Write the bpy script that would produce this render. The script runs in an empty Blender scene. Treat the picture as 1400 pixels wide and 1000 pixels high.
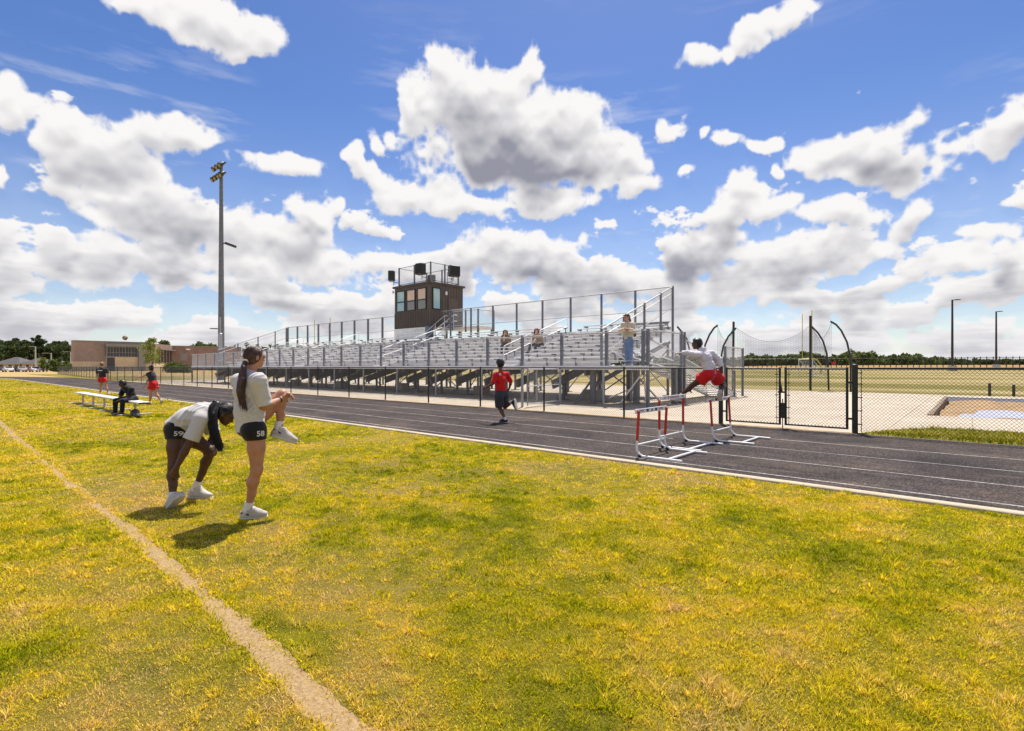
import bpy, math, random
import numpy as np
from mathutils import Vector, Matrix
random.seed(11)
rng = np.random.default_rng(11)
S = bpy.context.scene
COL = S.collection
R = math.radians
PI = math.pi

# ------------------------------------------------------------------ camera geometry
F, PX0, PY0, EYE = 714.0, 700.0, 501.5, 1.5          # focal length and horizon in photo pixels
TH = R(41.4)
FW = Vector((-math.sin(TH), math.cos(TH), 0))
RT = Vector((math.cos(TH), math.sin(TH), 0))
UP = Vector((0, 0, 1))


def at(px, py, d):
    """world point seen at a photo pixel at depth d"""
    p = FW * d + RT * ((px - PX0) / F * d)
    return Vector((p.x, p.y, EYE + (PY0 - py) / F * d))


def ground(px, py, z=0.0):
    return at(px, py, (EYE - z) * F / (py - PY0))


# ------------------------------------------------------------------ objects
def tag(o, label=None, cat=None, group=None, kind=None):
    if label: o['label'] = label
    if cat: o['category'] = cat
    if group: o['group'] = group
    if kind: o['kind'] = kind
    return o


def empty(name, loc, label, cat, group=None):
    o = bpy.data.objects.new(name, None)
    o.empty_display_size = 0.2
    o.location = Vector(loc)
    COL.objects.link(o)
    return tag(o, label, cat, group)


def wl(o):
    v = Vector((0, 0, 0))
    while o is not None:
        v += o.location
        o = o.parent
    return v


def np_mesh(name, verts, faces, mat=None, parent=None, smooth=False, loc=None, local=False):
    """verts (n,3) in world space; faces: list of arrays (m,k)"""
    v = np.asarray(verts, dtype=np.float32)
    base = Vector((0, 0, 0))
    if not local:
        if parent is not None: base = wl(parent)
        elif loc is not None: base = Vector(loc)
    v = v - np.array(base, dtype=np.float32)
    me = bpy.data.meshes.new(name)
    fl = [np.asarray(f, dtype=np.int32) for f in faces if len(f)]
    nloop = sum(f.size for f in fl)
    npoly = sum(len(f) for f in fl)
    me.vertices.add(len(v)); me.loops.add(nloop); me.polygons.add(npoly)
    me.vertices.foreach_set('co', v.ravel())
    me.loops.foreach_set('vertex_index', np.concatenate([f.ravel() for f in fl]))
    st = np.concatenate([np.full(len(f), f.shape[1], dtype=np.int32) for f in fl])
    me.polygons.foreach_set('loop_start', np.concatenate([[0], np.cumsum(st)[:-1]]).astype(np.int32))
    if smooth: me.polygons.foreach_set('use_smooth', np.ones(npoly, dtype=bool))
    me.update(calc_edges=True)
    me.validate()
    if mat: me.materials.append(mat)
    o = bpy.data.objects.new(name, me)
    COL.objects.link(o)
    if parent is not None: o.parent = parent
    elif loc is not None and not local: o.location = base
    return o


class MB:
    def __init__(s): s.v = []; s.f = []

    def add(s, vs, fs):
        n = len(s.v)
        s.v += [Vector(p) for p in vs]
        s.f += [tuple(i + n for i in f) for f in fs]
        return s

    def box(s, x0, x1, y0, y1, z0, z1):
        return s.add([(x0, y0, z0), (x1, y0, z0), (x1, y1, z0), (x0, y1, z0), (x0, y0, z1), (x1, y0, z1), (x1, y1, z1), (x0, y1, z1)],
                     [(0, 3, 2, 1), (4, 5, 6, 7), (0, 1, 5, 4), (1, 2, 6, 5), (2, 3, 7, 6), (3, 0, 4, 7)])

    def bbox(s, x0, x1, y0, y1, z0, z1, b=0.01):
        """box with chamfered vertical and top edges"""
        def ring(i, z): return [(x0 + i + b, y0 + i, z), (x1 - i - b, y0 + i, z), (x1 - i, y0 + i + b, z), (x1 - i, y1 - i - b, z),
                                (x1 - i - b, y1 - i, z), (x0 + i + b, y1 - i, z), (x0 + i, y1 - i - b, z), (x0 + i, y0 + i + b, z)]
        vs = ring(b, z0) + ring(0, z0 + b) + ring(0, z1 - b) + ring(b, z1)
        fs = [tuple(range(7, -1, -1)), tuple(range(24, 32))]
        for k in range(3):
            for i in range(8):
                j = (i + 1) % 8
                fs.append((k * 8 + i, k * 8 + j, k * 8 + 8 + j, k * 8 + 8 + i))
        return s.add(vs, fs)

    def bar(s, p, q, w, h, up=(0, 0, 1)):
        p, q = Vector(p), Vector(q)
        d = (q - p).normalized(); u = Vector(up)
        if abs(d.dot(u)) > .98: u = Vector((0, 1, 0))
        a = d.cross(u).normalized() * (w / 2); b = a.cross(d).normalized() * (h / 2)
        vs = [p - a - b, p + a - b, p + a + b, p - a + b, q - a - b, q + a - b, q + a + b, q - a + b]
        return s.add(vs, [(0, 1, 2, 3), (7, 6, 5, 4), (0, 4, 5, 1), (1, 5, 6, 2), (2, 6, 7, 3), (3, 7, 4, 0)])

    def tube(s, pts, r, n=8, caps=True):
        pts = [Vector(p) for p in pts]
        rr = r if isinstance(r, (list, tuple)) else [r] * len(pts)
        base = len(s.v); ref = None
        for i, p in enumerate(pts):
            t = (pts[min(i + 1, len(pts) - 1)] - pts[max(i - 1, 0)]).normalized()
            if ref is None: ref = Vector((0, 0, 1)) if abs(t.z) < .9 else Vector((1, 0, 0))
            a = (ref - t * ref.dot(t)).normalized(); ref = a; b = t.cross(a)
            for k in range(n):
                w = 2 * PI * k / n
                s.v.append(p + (a * math.cos(w) + b * math.sin(w)) * rr[i])
        for i in range(len(pts) - 1):
            for k in range(n):
                j = (k + 1) % n
                s.f.append((base + i * n + k, base + i * n + j, base + i * n + n + j, base + i * n + n + k))
        if caps:
            s.f.append(tuple(base + k for k in range(n - 1, -1, -1)))
            e = base + (len(pts) - 1) * n
            s.f.append(tuple(e + k for k in range(n)))
        return s

    def ball(s, c, rx, ry=None, rz=None, nu=12, nv=8):
        ry = ry or rx; rz = rz or rx; c = Vector(c); b = len(s.v)
        s.v.append(c + Vector((0, 0, rz)))
        for i in range(1, nv):
            a = PI * i / nv
            for k in range(nu):
                w = 2 * PI * k / nu
                s.v.append(c + Vector((rx * math.sin(a) * math.cos(w), ry * math.sin(a) * math.sin(w), rz * math.cos(a))))
        s.v.append(c - Vector((0, 0, rz)))
        for k in range(nu):
            j = (k + 1) % nu
            s.f.append((b, b + 1 + k, b + 1 + j))
            for i in range(nv - 2):
                o = b + 1 + i * nu
                s.f.append((o + k, o + nu + k, o + nu + j, o + j))
            o = b + 1 + (nv - 2) * nu
            s.f.append((o + k, len(s.v) - 1, o + j))
        return s

    def prism(s, poly, p, d):
        """poly: 3d points, extruded along vector d"""
        n = len(poly); d = Vector(d); poly = [Vector(p) + Vector(q) for q in poly]
        return s.add(poly + [q + d for q in poly], [tuple(range(n - 1, -1, -1)), tuple(range(n, 2 * n))] +
                     [(i, (i + 1) % n, n + (i + 1) % n, n + i) for i in range(n)])

    def xf(s, M):
        s.v = [M @ p for p in s.v]; return s

    def build(s, name, mat, parent=None, loc=None, smooth=False, local=False):
        base = Vector((0, 0, 0))
        if not local:
            base = wl(parent) if parent is not None else (Vector(loc) if loc is not None else base)
        me = bpy.data.meshes.new(name)
        me.from_pydata([p - base for p in s.v], [], s.f)
        if smooth:
            me.polygons.foreach_set('use_smooth', [True] * len(me.polygons))
            try: me.set_sharp_from_angle(angle=R(50))
            except Exception: pass
        me.update()
        if mat: me.materials.append(mat)
        o = bpy.data.objects.new(name, me)
        COL.objects.link(o)
        if parent is not None: o.parent = parent
        elif loc is not None: o.location = Vector(loc)
        return o


def copy_tree(o, parent=None):
    c = o.copy(); COL.objects.link(c)
    if parent is not None: c.parent = parent
    for ch in list(o.children): copy_tree(ch, c)
    return c


# ------------------------------------------------------------------ materials
def newmat(name):
    m = bpy.data.materials.new(name); m.use_nodes = True
    nt = m.node_tree
    return m, nt, nt.nodes, nt.links, nt.nodes['Principled BSDF']


def ramp(nt, fac, stops):
    n = nt.nodes.new('ShaderNodeValToRGB')
    cr = n.color_ramp
    while len(cr.elements) < len(stops): cr.elements.new(.5)
    for e, (p, c) in zip(cr.elements, stops):
        e.position = p; e.color = (*c, 1) if len(c) == 3 else c
    if fac is not None: nt.links.new(fac, n.inputs['Fac'])
    return n.outputs['Color']


def noise(nt, vec, scale, detail=4, rough=.55, dist=0):
    n = nt.nodes.new('ShaderNodeTexNoise')
    n.inputs['Scale'].default_value = scale; n.inputs['Detail'].default_value = detail
    n.inputs['Roughness'].default_value = rough; n.inputs['Distortion'].default_value = dist
    if vec is not None: nt.links.new(vec, n.inputs['Vector'])
    return n.outputs['Fac']


def pos(nt): return nt.nodes.new('ShaderNodeNewGeometry').outputs['Position']
def objc(nt): return nt.nodes.new('ShaderNodeTexCoord').outputs['Object']


def mapping(nt, vec, scale):
    n = nt.nodes.new('ShaderNodeMapping'); n.inputs['Scale'].default_value = scale
    nt.links.new(vec, n.inputs['Vector']); return n.outputs['Vector']


def mixc(nt, fac, a, b, mode='MIX'):
    n = nt.nodes.new('ShaderNodeMix'); n.data_type = 'RGBA'; n.blend_type = mode
    for sock, val in ((n.inputs[0], fac), (n.inputs[6], a), (n.inputs[7], b)):
        if isinstance(val, (int, float)): sock.default_value = val
        elif isinstance(val, tuple): sock.default_value = (*val, 1) if len(val) == 3 else val
        else: nt.links.new(val, sock)
    return n.outputs[2]


def mth(nt, op, a, b=None, c=None):
    n = nt.nodes.new('ShaderNodeMath'); n.operation = op
    for i, val in enumerate((a, b, c)):
        if val is None: continue
        if isinstance(val, (int, float)): n.inputs[i].default_value = val
        else: nt.links.new(val, n.inputs[i])
    return n.outputs[0]


def bump(nt, h, strength, dist=.02):
    n = nt.nodes.new('ShaderNodeBump'); n.inputs['Strength'].default_value = strength
    n.inputs['Distance'].default_value = dist
    nt.links.new(h, n.inputs['Height']); return n.outputs['Normal']


def pm(name, col, rough=.6, metal=0., var=.15, scale=6., bmp=0., bscale=60., spec=.5, coat=0.):
    """simple procedural material: base colour with cloudy variation, roughness variation and optional bump"""
    m, nt, N, L, B = newmat(name)
    v = objc(nt)
    n1 = noise(nt, v, scale, 5)
    c0 = tuple(max(0, c * (1 - var)) for c in col); c1 = tuple(min(1, c * (1 + var)) for c in col)
    L.new(ramp(nt, n1, [(.3, c0), (.7, c1)]), B.inputs['Base Color'])
    rr = ramp(nt, noise(nt, v, scale * 3, 3), [(.3, (max(.05, rough - .08),) * 3), (.7, (min(1, rough + .08),) * 3)])
    L.new(rr, B.inputs['Roughness'])
    B.inputs['Metallic'].default_value = metal
    B.inputs['Specular IOR Level'].default_value = spec
    B.inputs['Coat Weight'].default_value = coat
    if bmp: L.new(bump(nt, noise(nt, v, bscale, 4), bmp, .01), B.inputs['Normal'])
    return m


M = {}
M['alu'] = pm('aluminium', (.82, .80, .79), .45, .25, .10, 3)
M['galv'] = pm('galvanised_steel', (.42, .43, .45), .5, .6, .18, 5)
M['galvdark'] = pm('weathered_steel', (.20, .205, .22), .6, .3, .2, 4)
M['galvpost'] = pm('galvanised_post', (.17, .18, .21), .5, .4, .2, 5)
M['wire'] = pm('galvanised_wire', (.50, .50, .52), .5, .5, .1, 3)
M['black'] = pm('black_coated_steel', (.018, .018, .018), .4, .0, .3, 8)
M['blackwire'] = pm('black_vinyl_wire', (.020, .019, .018), .6, 0, .2, 3)
M['concrete'] = pm('concrete_block', (.45, .42, .38), .85, 0, .15, 4, .3, 40)
M['red_paint'] = pm('red_paint', (.46, .014, .012), .35, 0, .12, 12)
M['white_paint'] = pm('white_paint', (.78, .78, .78), .35, 0, .05, 10)
M['white_plastic'] = pm('white_plastic', (.80, .79, .80), .4, 0, .04, 10)
M['print_black'] = pm('black_print', (.03, .03, .035), .5)
M['print_red'] = pm('maroon_print', (.36, .03, .07), .5)
M['rubber'] = pm('black_rubber', (.02, .02, .02), .8)
# ------------------------------------------------------------------ camera, sun, sky
cd = bpy.data.cameras.new('camera')
cam = bpy.data.objects.new('camera', cd); COL.objects.link(cam)
cam.location = (0, 0, EYE); cam.rotation_euler = (R(90), 0, TH)
cd.sensor_width = 36; cd.lens = F / 1400 * 36; cd.shift_y = (PY0 - 500) / 1400
cd.clip_end = 8000; cd.clip_start = .05
S.camera = cam
S.view_settings.view_transform = 'Standard'; S.view_settings.look = 'None'
S.view_settings.gamma = 1; S.view_settings.use_curve_mapping = False
EXPO = 0.5
S.view_settings.exposure = EXPO
try:
    S.cycles.use_denoising = True
    S.cycles.max_bounces = 6; S.cycles.transparent_max_bounces = 8
    S.cycles.diffuse_bounces = 3; S.cycles.glossy_bounces = 3; S.cycles.transmission_bounces = 4
    S.cycles.sample_clamp_indirect = 6
    S.cycles.caustics_reflective = False; S.cycles.caustics_refractive = False
except Exception: pass

SUN_EL = R(63)
sh = FW * math.cos(R(13)) + RT * math.sin(R(13))
SUNDIR = Vector((sh.x * math.cos(SUN_EL), sh.y * math.cos(SUN_EL), math.sin(SUN_EL)))
ld = bpy.data.lights.new('sun', 'SUN'); ld.energy = 4.9; ld.angle = R(.55); ld.color = (1, .93, .80)
sun = bpy.data.objects.new('sun', ld); COL.objects.link(sun)
sun.rotation_euler = (-SUNDIR).to_track_quat('-Z', 'Y').to_euler()
sun.location = (0, 0, 60)


# clouds: a density field over azimuth and elevation, shaded by the cloud lying towards the sun
def vnoise(h, w, cy, cx, seed):
    """smooth noise with cx by cy cells over the map, periodic in x"""
    g = np.random.default_rng(seed).random((int(cy) + 3, int(cx))).astype(np.float32)
    y = np.linspace(0, cy, h, endpoint=False, dtype=np.float32); x = np.linspace(0, cx, w, endpoint=False, dtype=np.float32)
    yi = y.astype(int); xi = x.astype(int); fy = y - yi; fx = x - xi
    fy = fy * fy * (3 - 2 * fy); fx = fx * fx * (3 - 2 * fx)
    x1 = (xi + 1) % int(cx); xi = xi % int(cx)
    a = g[yi][:, xi] * (1 - fx) + g[yi][:, x1] * fx
    b = g[yi + 1][:, xi] * (1 - fx) + g[yi + 1][:, x1] * fx
    return a * (1 - fy[:, None]) + b * fy[:, None]


def warpnoise(h, w, cy, cx, octaves, seed, gain=.55, billow=False):
    out = np.zeros((h, w), np.float32); amp = 1; tot = 0
    for o in range(octaves):
        n = vnoise(h, w, cy * 2 ** o, cx * 2 ** o, seed + o)
        if billow: n = np.abs(n * 2 - 1)
        out += n * amp; tot += amp; amp *= gain
    return out / tot


def sky_image():
    W, H = 4096, 1024                      # upper hemisphere
    ppd = W / 360.
    # forward direction sits at the map azimuth below
    def az_el(px, py):
        p = FW + RT * ((px - PX0) / F); v = Vector((p.x, p.y, (PY0 - py) / F))
        return math.atan2(v.y, v.x), math.atan2(v.z, math.hypot(v.x, v.y))
    def xy(px, py):
        a, e = az_el(px, py)
        return (.5 - a / (2 * PI)) * W, e / (PI / 2) * H
    yy, xx = np.mgrid[0:H, 0:W].astype(np.float32)
    el = yy / H * 90
    w1 = warpnoise(H, W, 28, 112, 5, 5, .42) - .5; w2 = warpnoise(H, W, 28, 112, 5, 50, .42) - .5
    big = warpnoise(H, W, 60, 240, 5, 90, .52, True)
    fine = warpnoise(H, W, 110, 440, 4, 130, .62)
    blobs = [  # photo x, y, radii, weight, base greyness
        (690, 180, 120, 62, 1.2), (640, 140, 75, 52, 1.1), (606, 92, 34, 38, 1), (562, 150, 32, 45, .9), (726, 96, 26, 24, 1), (700, 118, 30, 30, 1),
        (770, 160, 50, 48, 1.1), (800, 215, 62, 44, 1.1), (735, 225, 85, 38, 1.3), (660, 215, 85, 36, 1.2), (845, 228, 34, 24, .8), (866, 260, 24, 16, .8),
        (478, 228, 16, 18, .75), (512, 250, 36, 22, .8), (570, 270, 62, 28, .85), (630, 284, 52, 20, .8), (740, 272, 70, 18, .7), (525, 202, 22, 15, .8),
        (300, 40, 66, 34, .95), (348, 40, 50, 38, .95), (215, 12, 45, 24, .85), (330, 70, 30, 16, .8), (255, 10, 40, 18, .8),
        (95, 172, 26, 34, .95), (125, 215, 45, 44, 1), (200, 185, 62, 28, .95), (265, 190, 42, 24, .85), (170, 240, 60, 34, .9), (100, 262, 26, 20, .8),
        (175, 290, 64, 42, 1.1), (250, 300, 64, 34, 1), (330, 318, 50, 30, .95), (22, 140, 36, 32, .9), (8, 240, 20, 30, .85), (5, 375, 26, 36, .95), (60, 150, 22, 14, .6),
        (432, 300, 26, 30, .95), (455, 286, 24, 14, .9), (405, 335, 48, 32, 1), (120, 352, 66, 30, 1), (200, 366, 70, 24, .95), (262, 372, 34, 16, .8),
        (380, 228, 40, 18, .85), (362, 226, 20, 12, .6), (330, 355, 60, 22, .75), (310, 390, 30, 18, .75),
        (1050, 30, 40, 22, .85), (1012, 62, 26, 22, .85), (950, 85, 20, 16, .8), (1085, 8, 34, 14, .8), (985, 78, 18, 12, .6), (1030, 45, 26, 20, .7),
        (918, 178, 24, 11, .75), (1012, 188, 30, 14, .85), (1050, 202, 24, 10, .75), (968, 186, 12, 7, .5), (945, 240, 18, 8, .5), (1065, 238, 14, 12, .6),
        (1195, 205, 66, 44, 1.1), (1130, 220, 44, 32, 1), (1240, 235, 44, 30, 1), (1210, 185, 40, 26, .9), (1170, 240, 74, 20, .9),
        (1345, 190, 66, 30, 1), (1395, 160, 36, 26, .9), (1310, 200, 34, 16, .8),
        (1008, 262, 26, 26, .8), (985, 300, 44, 30, 1), (970, 345, 56, 42, 1.1), (930, 350, 34, 34, .9), (1040, 290, 34, 16, .7), (1125, 300, 66, 20, .9), (1065, 355, 66, 26, .9),
        (1240, 300, 44, 24, .85), (1215, 322, 30, 16, .7), (1330, 322, 52, 13, .75), (1150, 350, 60, 24, .85), (1290, 360, 60, 26, .85), (1380, 350, 50, 26, .9), (1378, 378, 26, 18, 1),
        (700, 350, 80, 34, .9), (640, 352, 60, 30, .85), (750, 335, 40, 20, .8), (790, 385, 70, 22, .8), (540, 360, 60, 20, .7), (680, 320, 36, 12, .6), (600, 345, 40, 16, .6),
        (450, 365, 60, 26, .8), (860, 390, 60, 24, .75), (1000, 395, 80, 22, .8)]
    B = np.full((H, W), -1.5, np.float32)
    x_px = xx + w1 * ppd * 6.0; y_px = yy + w2 * ppd * 3.4
    shade = np.zeros((H, W), np.float32)
    for (px, py, rx, ry, wt) in blobs:
        cx, cy = xy(px, py)
        ex, _ = xy(px + rx, py); _, ey = xy(px, py - ry)
        ax = abs(ex - cx) * 1.08; ay = abs(ey - cy) * 1.08
        x0, x1 = int(cx - 2.6 * ax - 60), int(cx + 2.6 * ax + 60); y0, y1 = max(0, int(cy - 2.6 * ay - 60)), int(cy + 2.6 * ay + 60)
        x0 = max(0, x0); x1 = min(W, x1)
        sl = (slice(y0, y1), slice(x0, x1))
        d2 = ((x_px[sl] - cx) / ax) ** 2 + ((y_px[sl] - cy) / ay) ** 2
        val = (1 - np.sqrt(d2)) * (.62 + .38 * wt)
        k = .25; b = B[sl]; hh = np.clip(k - np.abs(b - val), 0, None) / k
        B[sl] = np.maximum(b, val) + hh * hh * k * .25
    # the low bank of clouds towards the horizon, everywhere round
    lown = warpnoise(H, W, 42, 92, 6, 200, .55)
    low = (lown - .545) * 5.0 + np.clip((12.5 - el) / 7, -3, .42)
    low -= np.clip((1.5 - el) / 3, 0, 1) * .1
    a0, _ = xy(0, 500); a1, _ = xy(1400, 500)
    outside = np.clip(np.maximum(a0 - 30 - xx, xx - a1 - 30) / 60, 0, 1) if a0 < a1 else np.clip(np.maximum(a1 - 30 - xx, xx - a0 - 30) / 60, 0, 1)
    gen = (warpnoise(H, W, 12, 40, 5, 300, .5) - .56) * 5
    gen = np.where(el > 75, gen - (el - 75) * .1, gen)
    B = np.maximum(B, low)
    B = np.maximum(B, gen * outside - (1 - outside) * 3)
    D = B + (.42 - big) * .56 + (fine - .5) * .22
    alpha = np.clip((D + .06) / .36, 0, 1); alpha = alpha * alpha * (3 - 2 * alpha)
    dens = np.clip(D + .05, 0, .9)
    # thin high streaks
    st = warpnoise(H, W, 90, 60, 5, 400, .6); st2 = vnoise(H, W, 20, 40, 402)
    cir = np.clip((st - .50) * 3.2, 0, 1) * np.clip((st2 - .42) * 3, 0, 1) * np.clip((el - 4) / 8, 0, 1) * np.clip((36 - el) / 12, 0, 1) * .30
    # light: how much cloud lies above (towards the sun) and a softer local relief
    occ = np.zeros_like(dens); wsum = 0
    for j, wj in ((5, 1.), (10, 1.), (18, 1.), (28, 1.), (40, .8), (54, .6)):
        occ[:-j] += dens[j:] * wj; wsum += wj
    occ /= wsum
    def blur(a, r):
        for ax_ in (0, 1):
            c = np.cumsum(np.concatenate([np.repeat(np.take(a, [0], ax_), r + 1, ax_), a, np.repeat(np.take(a, [-1], ax_), r, ax_)], ax_), ax_)
            n = a.shape[ax_]
            a = (np.take(c, np.arange(2 * r + 1, 2 * r + 1 + n), ax_) - np.take(c, np.arange(0, n), ax_)) / (2 * r + 1)
        return a
    occ = blur(occ, 3)
    thick = blur(dens, 7)
    D2 = np.clip(D, -.2, None); D2 = D2 / (1 + .7 * np.clip(D2, 0, None)) + (big - .5) * -.42
    sm = blur(D2, 2); rel = np.zeros_like(dens); rel[:-6] = sm[:-6] - sm[6:]
    sm2 = blur(D2, 7); rel2 = np.zeros_like(dens); rel2[:-14] = sm2[:-14] - sm2[14:]
    G = np.zeros_like(dens)
    for (px, py, rx, ry, wt) in [(640, 180, 60, 45, .5), (620, 215, 60, 36, .6), (690, 228, 95, 36, .85), (745, 240, 75, 30, .85), (770, 205, 46, 34, .45),
                                 (150, 225, 50, 30, .3), (215, 200, 50, 22, .3), (240, 305, 70, 26, .35), (330, 330, 40, 24, .3), (405, 335, 30, 34, .4), (185, 375, 80, 12, .3),
                                 (1225, 235, 52, 24, .7), (1170, 230, 50, 24, .35), (955, 375, 50, 22, .55), (985, 325, 30, 24, .35), (1378, 380, 26, 14, .6), (1245, 320, 40, 16, .5),
                                 (1350, 205, 50, 14, .3), (700, 375, 90, 26, .35), (800, 395, 60, 14, .3), (1080, 380, 60, 16, .3), (1165, 395, 60, 10, .3), (320, 60, 50, 20, .15)]:
        cx, cy = xy(px, py); ex, _ = xy(px + rx, py); _, ey = xy(px, py - ry)
        ax = abs(ex - cx) * 1.5; ay = abs(ey - cy) * 1.5
        x0, x1 = max(0, int(cx - 2 * ax)), min(W, int(cx + 2 * ax)); y0, y1 = max(0, int(cy - 2 * ay)), int(cy + 2 * ay)
        sl = (slice(y0, y1), slice(x0, x1))
        d2 = ((xx[sl] + w2[sl] * 50 - cx) / ax) ** 2 + ((yy[sl] + w1[sl] * 40 - cy) / ay) ** 2
        G[sl] = np.maximum(G[sl], wt * np.clip(1 - d2, 0, 1) ** 1.0)
    core = np.clip((blur(dens, 8) - .12) / .5, 0, 1)
    gw = np.clip((lown - .47) * 4, 0, 1) * np.clip((20 - el) / 8, 0, 1) * .40
    t = 1.0 * G * core + .22 * np.clip(occ - .25, 0, None) * core + .75 * gw * core
    t = np.clip(t + .10 * core - np.clip(rel * .62 + rel2 * .58, -.30, .30), 0, 1)
    t = blur(t, 1)
    farw = np.clip((12 - el) / 9, 0, 1)
    lowgrey = warpnoise(H, W, 130, 70, 5, 600, .6)
    t = t * (1 - .2 * farw) + farw * core * np.clip((lowgrey - .42) * 1.4, 0, .24)
    hz = np.clip((6 - el) / 6, 0, 1) * .35
    a = np.clip(np.maximum(alpha * np.clip(.72 + thick * 1.3, 0, 1), cir), 0, 1)
    a = np.maximum(a, np.clip((26 - el) / 26, 0, 1) ** 1.5 * .42)
    a = np.maximum(a, np.clip((5 - el) / 5, 0, .86))
    full = np.zeros((2 * H, W, 4), np.float32)
    full[H:, :, 0] = t; full[H:, :, 1] = a; full[H:, :, 2] = hz; full[:H, :, 1] = 1; full[:H, :, 0] = 1; full[..., 3] = 1
    img = bpy.data.images.new('cloud_field', W, 2 * H, float_buffer=True)
    img.colorspace_settings.name = 'Non-Color'
    img.pixels.foreach_set(full.ravel()); img.update(); img.pack()
    return img


world = bpy.data.worlds.new('World'); S.world = world; world.use_nodes = True
nt = world.node_tree; N = nt.nodes; L = nt.links
N.clear()
out = N.new('ShaderNodeOutputWorld')
sky = N.new('ShaderNodeTexSky'); sky.sky_type = 'NISHITA'; sky.sun_disc = False
sky.sun_elevation = SUN_EL
sky.sun_rotation = math.atan2(SUNDIR.x, SUNDIR.y)
sky.altitude = 100; sky.air_density = 1.0; sky.dust_density = .4; sky.ozone_density = 3.0
bg = N.new('ShaderNodeBackground'); bg.inputs['Strength'].default_value = .12
hs = N.new('ShaderNodeHueSaturation'); hs.inputs['Hue'].default_value = .5125; hs.inputs['Saturation'].default_value = 1.22; hs.inputs['Value'].default_value = .74
L.new(sky.outputs['Color'], hs.inputs['Color'])
env = N.new('ShaderNodeTexEnvironment'); env.image = sky_image(); env.projection = 'EQUIRECTANGULAR'
CLOUD = 5.75
sep = N.new('ShaderNodeSeparateColor'); L.new(env.outputs['Color'], sep.inputs[0])
def scol(c): return tuple(v * CLOUD for v in c)
lit = mixc(nt, sep.outputs[0], scol((.985, .965, .955)), scol((.31, .315, .38)))      # sunlit cloud to cloud in its own shade
lit = mixc(nt, sep.outputs[2], lit, scol((.80, .79, .85)))
allc = mixc(nt, sep.outputs[1], hs.outputs['Color'], lit)
L.new(allc, bg.inputs['Color']); L.new(bg.outputs[0], out.inputs['Surface'])
# ------------------------------------------------------------------ ground
def rise(x, y):
    """the land beyond the stands rises gently"""
    t = min(1, max(0, (y - 48) / 120)); t = t * t * (3 - 2 * t)
    e = min(1, max(0, (x + 150) / 60))
    return (1.15 * t + min(1.3, max(0, (y - 168) / 160))) * e


def grass_mat(name, far=False):
    m, nt, N, L, B = newmat(name)
    p = pos(nt)
    big = noise(nt, p, .16, 5, .55); mid = noise(nt, p, .9, 5, .62, .4); sm = noise(nt, p, 7, 5, .65); ti = noise(nt, p, 75, 4, .75)
    green = ramp(nt, sm, [(.3, (.065, .068, .006)), (.7, (.29, .25, .014))])
    yel = ramp(nt, ti, [(.3, (.12, .092, .012)), (.7, (.48, .37, .042))])
    c = mixc(nt, ramp(nt, mid, [(.42, (0, 0, 0)), (.62, (1, 1, 1))]), green, yel)
    straw = ramp(nt, ti, [(.3, (.22, .14, .065)), (.7, (.38, .26, .13))])
    dry = mth(nt, 'MULTIPLY', ramp(nt, big, [(.48, (0, 0, 0)), (.66, (1, 1, 1))]), ramp(nt, mid, [(.40, (0, 0, 0)), (.58, (1, 1, 1))]))
    c = mixc(nt, mth(nt, 'MULTIPLY', dry, .6), c, straw)
    L.new(c, B.inputs['Base Color'])
    B.inputs['Roughness'].default_value = .9; B.inputs['Specular IOR Level'].default_value = .15
    h = mth(nt, 'ADD', sm, mth(nt, 'MULTIPLY', ti, .6))
    L.new(bump(nt, h, .9, .05), B.inputs['Normal'])
    return m, nt, N, L, B


M['turf'] = grass_mat('turf')[0]

# meadow sheet to the horizon: mown stripes near, straw and red clay further out
m, nt, N, L, B = newmat('meadow')
p = pos(nt); sx = N.new('ShaderNodeSeparateXYZ'); L.new(p, sx.inputs[0])
n1 = noise(nt, p, .05, 5); n2 = noise(nt, p, .7, 5, .65); n3 = noise(nt, p, 5, 4, .65)
st = noise(nt, mapping(nt, p, (.02, .11, .1)), 1.0, 4, .6, .5)
gr = ramp(nt, n2, [(.3, (.125, .115, .030)), (.7, (.22, .185, .055))])
yl = ramp(nt, n3, [(.3, (.30, .235, .11)), (.7, (.42, .33, .17))])
c = mixc(nt, ramp(nt, st, [(.42, (0, 0, 0)), (.58, (1, 1, 1))]), gr, yl)
clay = ramp(nt, n2, [(.3, (.30, .15, .055)), (.7, (.40, .25, .105))])
fy = mth(nt, 'MULTIPLY', mth(nt, 'GREATER_THAN', sx.outputs['Y'], 150), ramp(nt, n1, [(.42, (0, 0, 0)), (.5, (1, 1, 1))]))
c = mixc(nt, fy, c, clay)
straw = ramp(nt, n3, [(.3, (.34, .23, .10)), (.7, (.48, .35, .17))])
fx = mth(nt, 'LESS_THAN', sx.outputs['X'], -100)
c = mixc(nt, fx, c, straw)
L.new(c, B.inputs['Base Color']); B.inputs['Roughness'].default_value = .95; B.inputs['Specular IOR Level'].default_value = .1
L.new(bump(nt, n3, .6, .05), B.inputs['Normal'])
M['meadow'] = m

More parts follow.
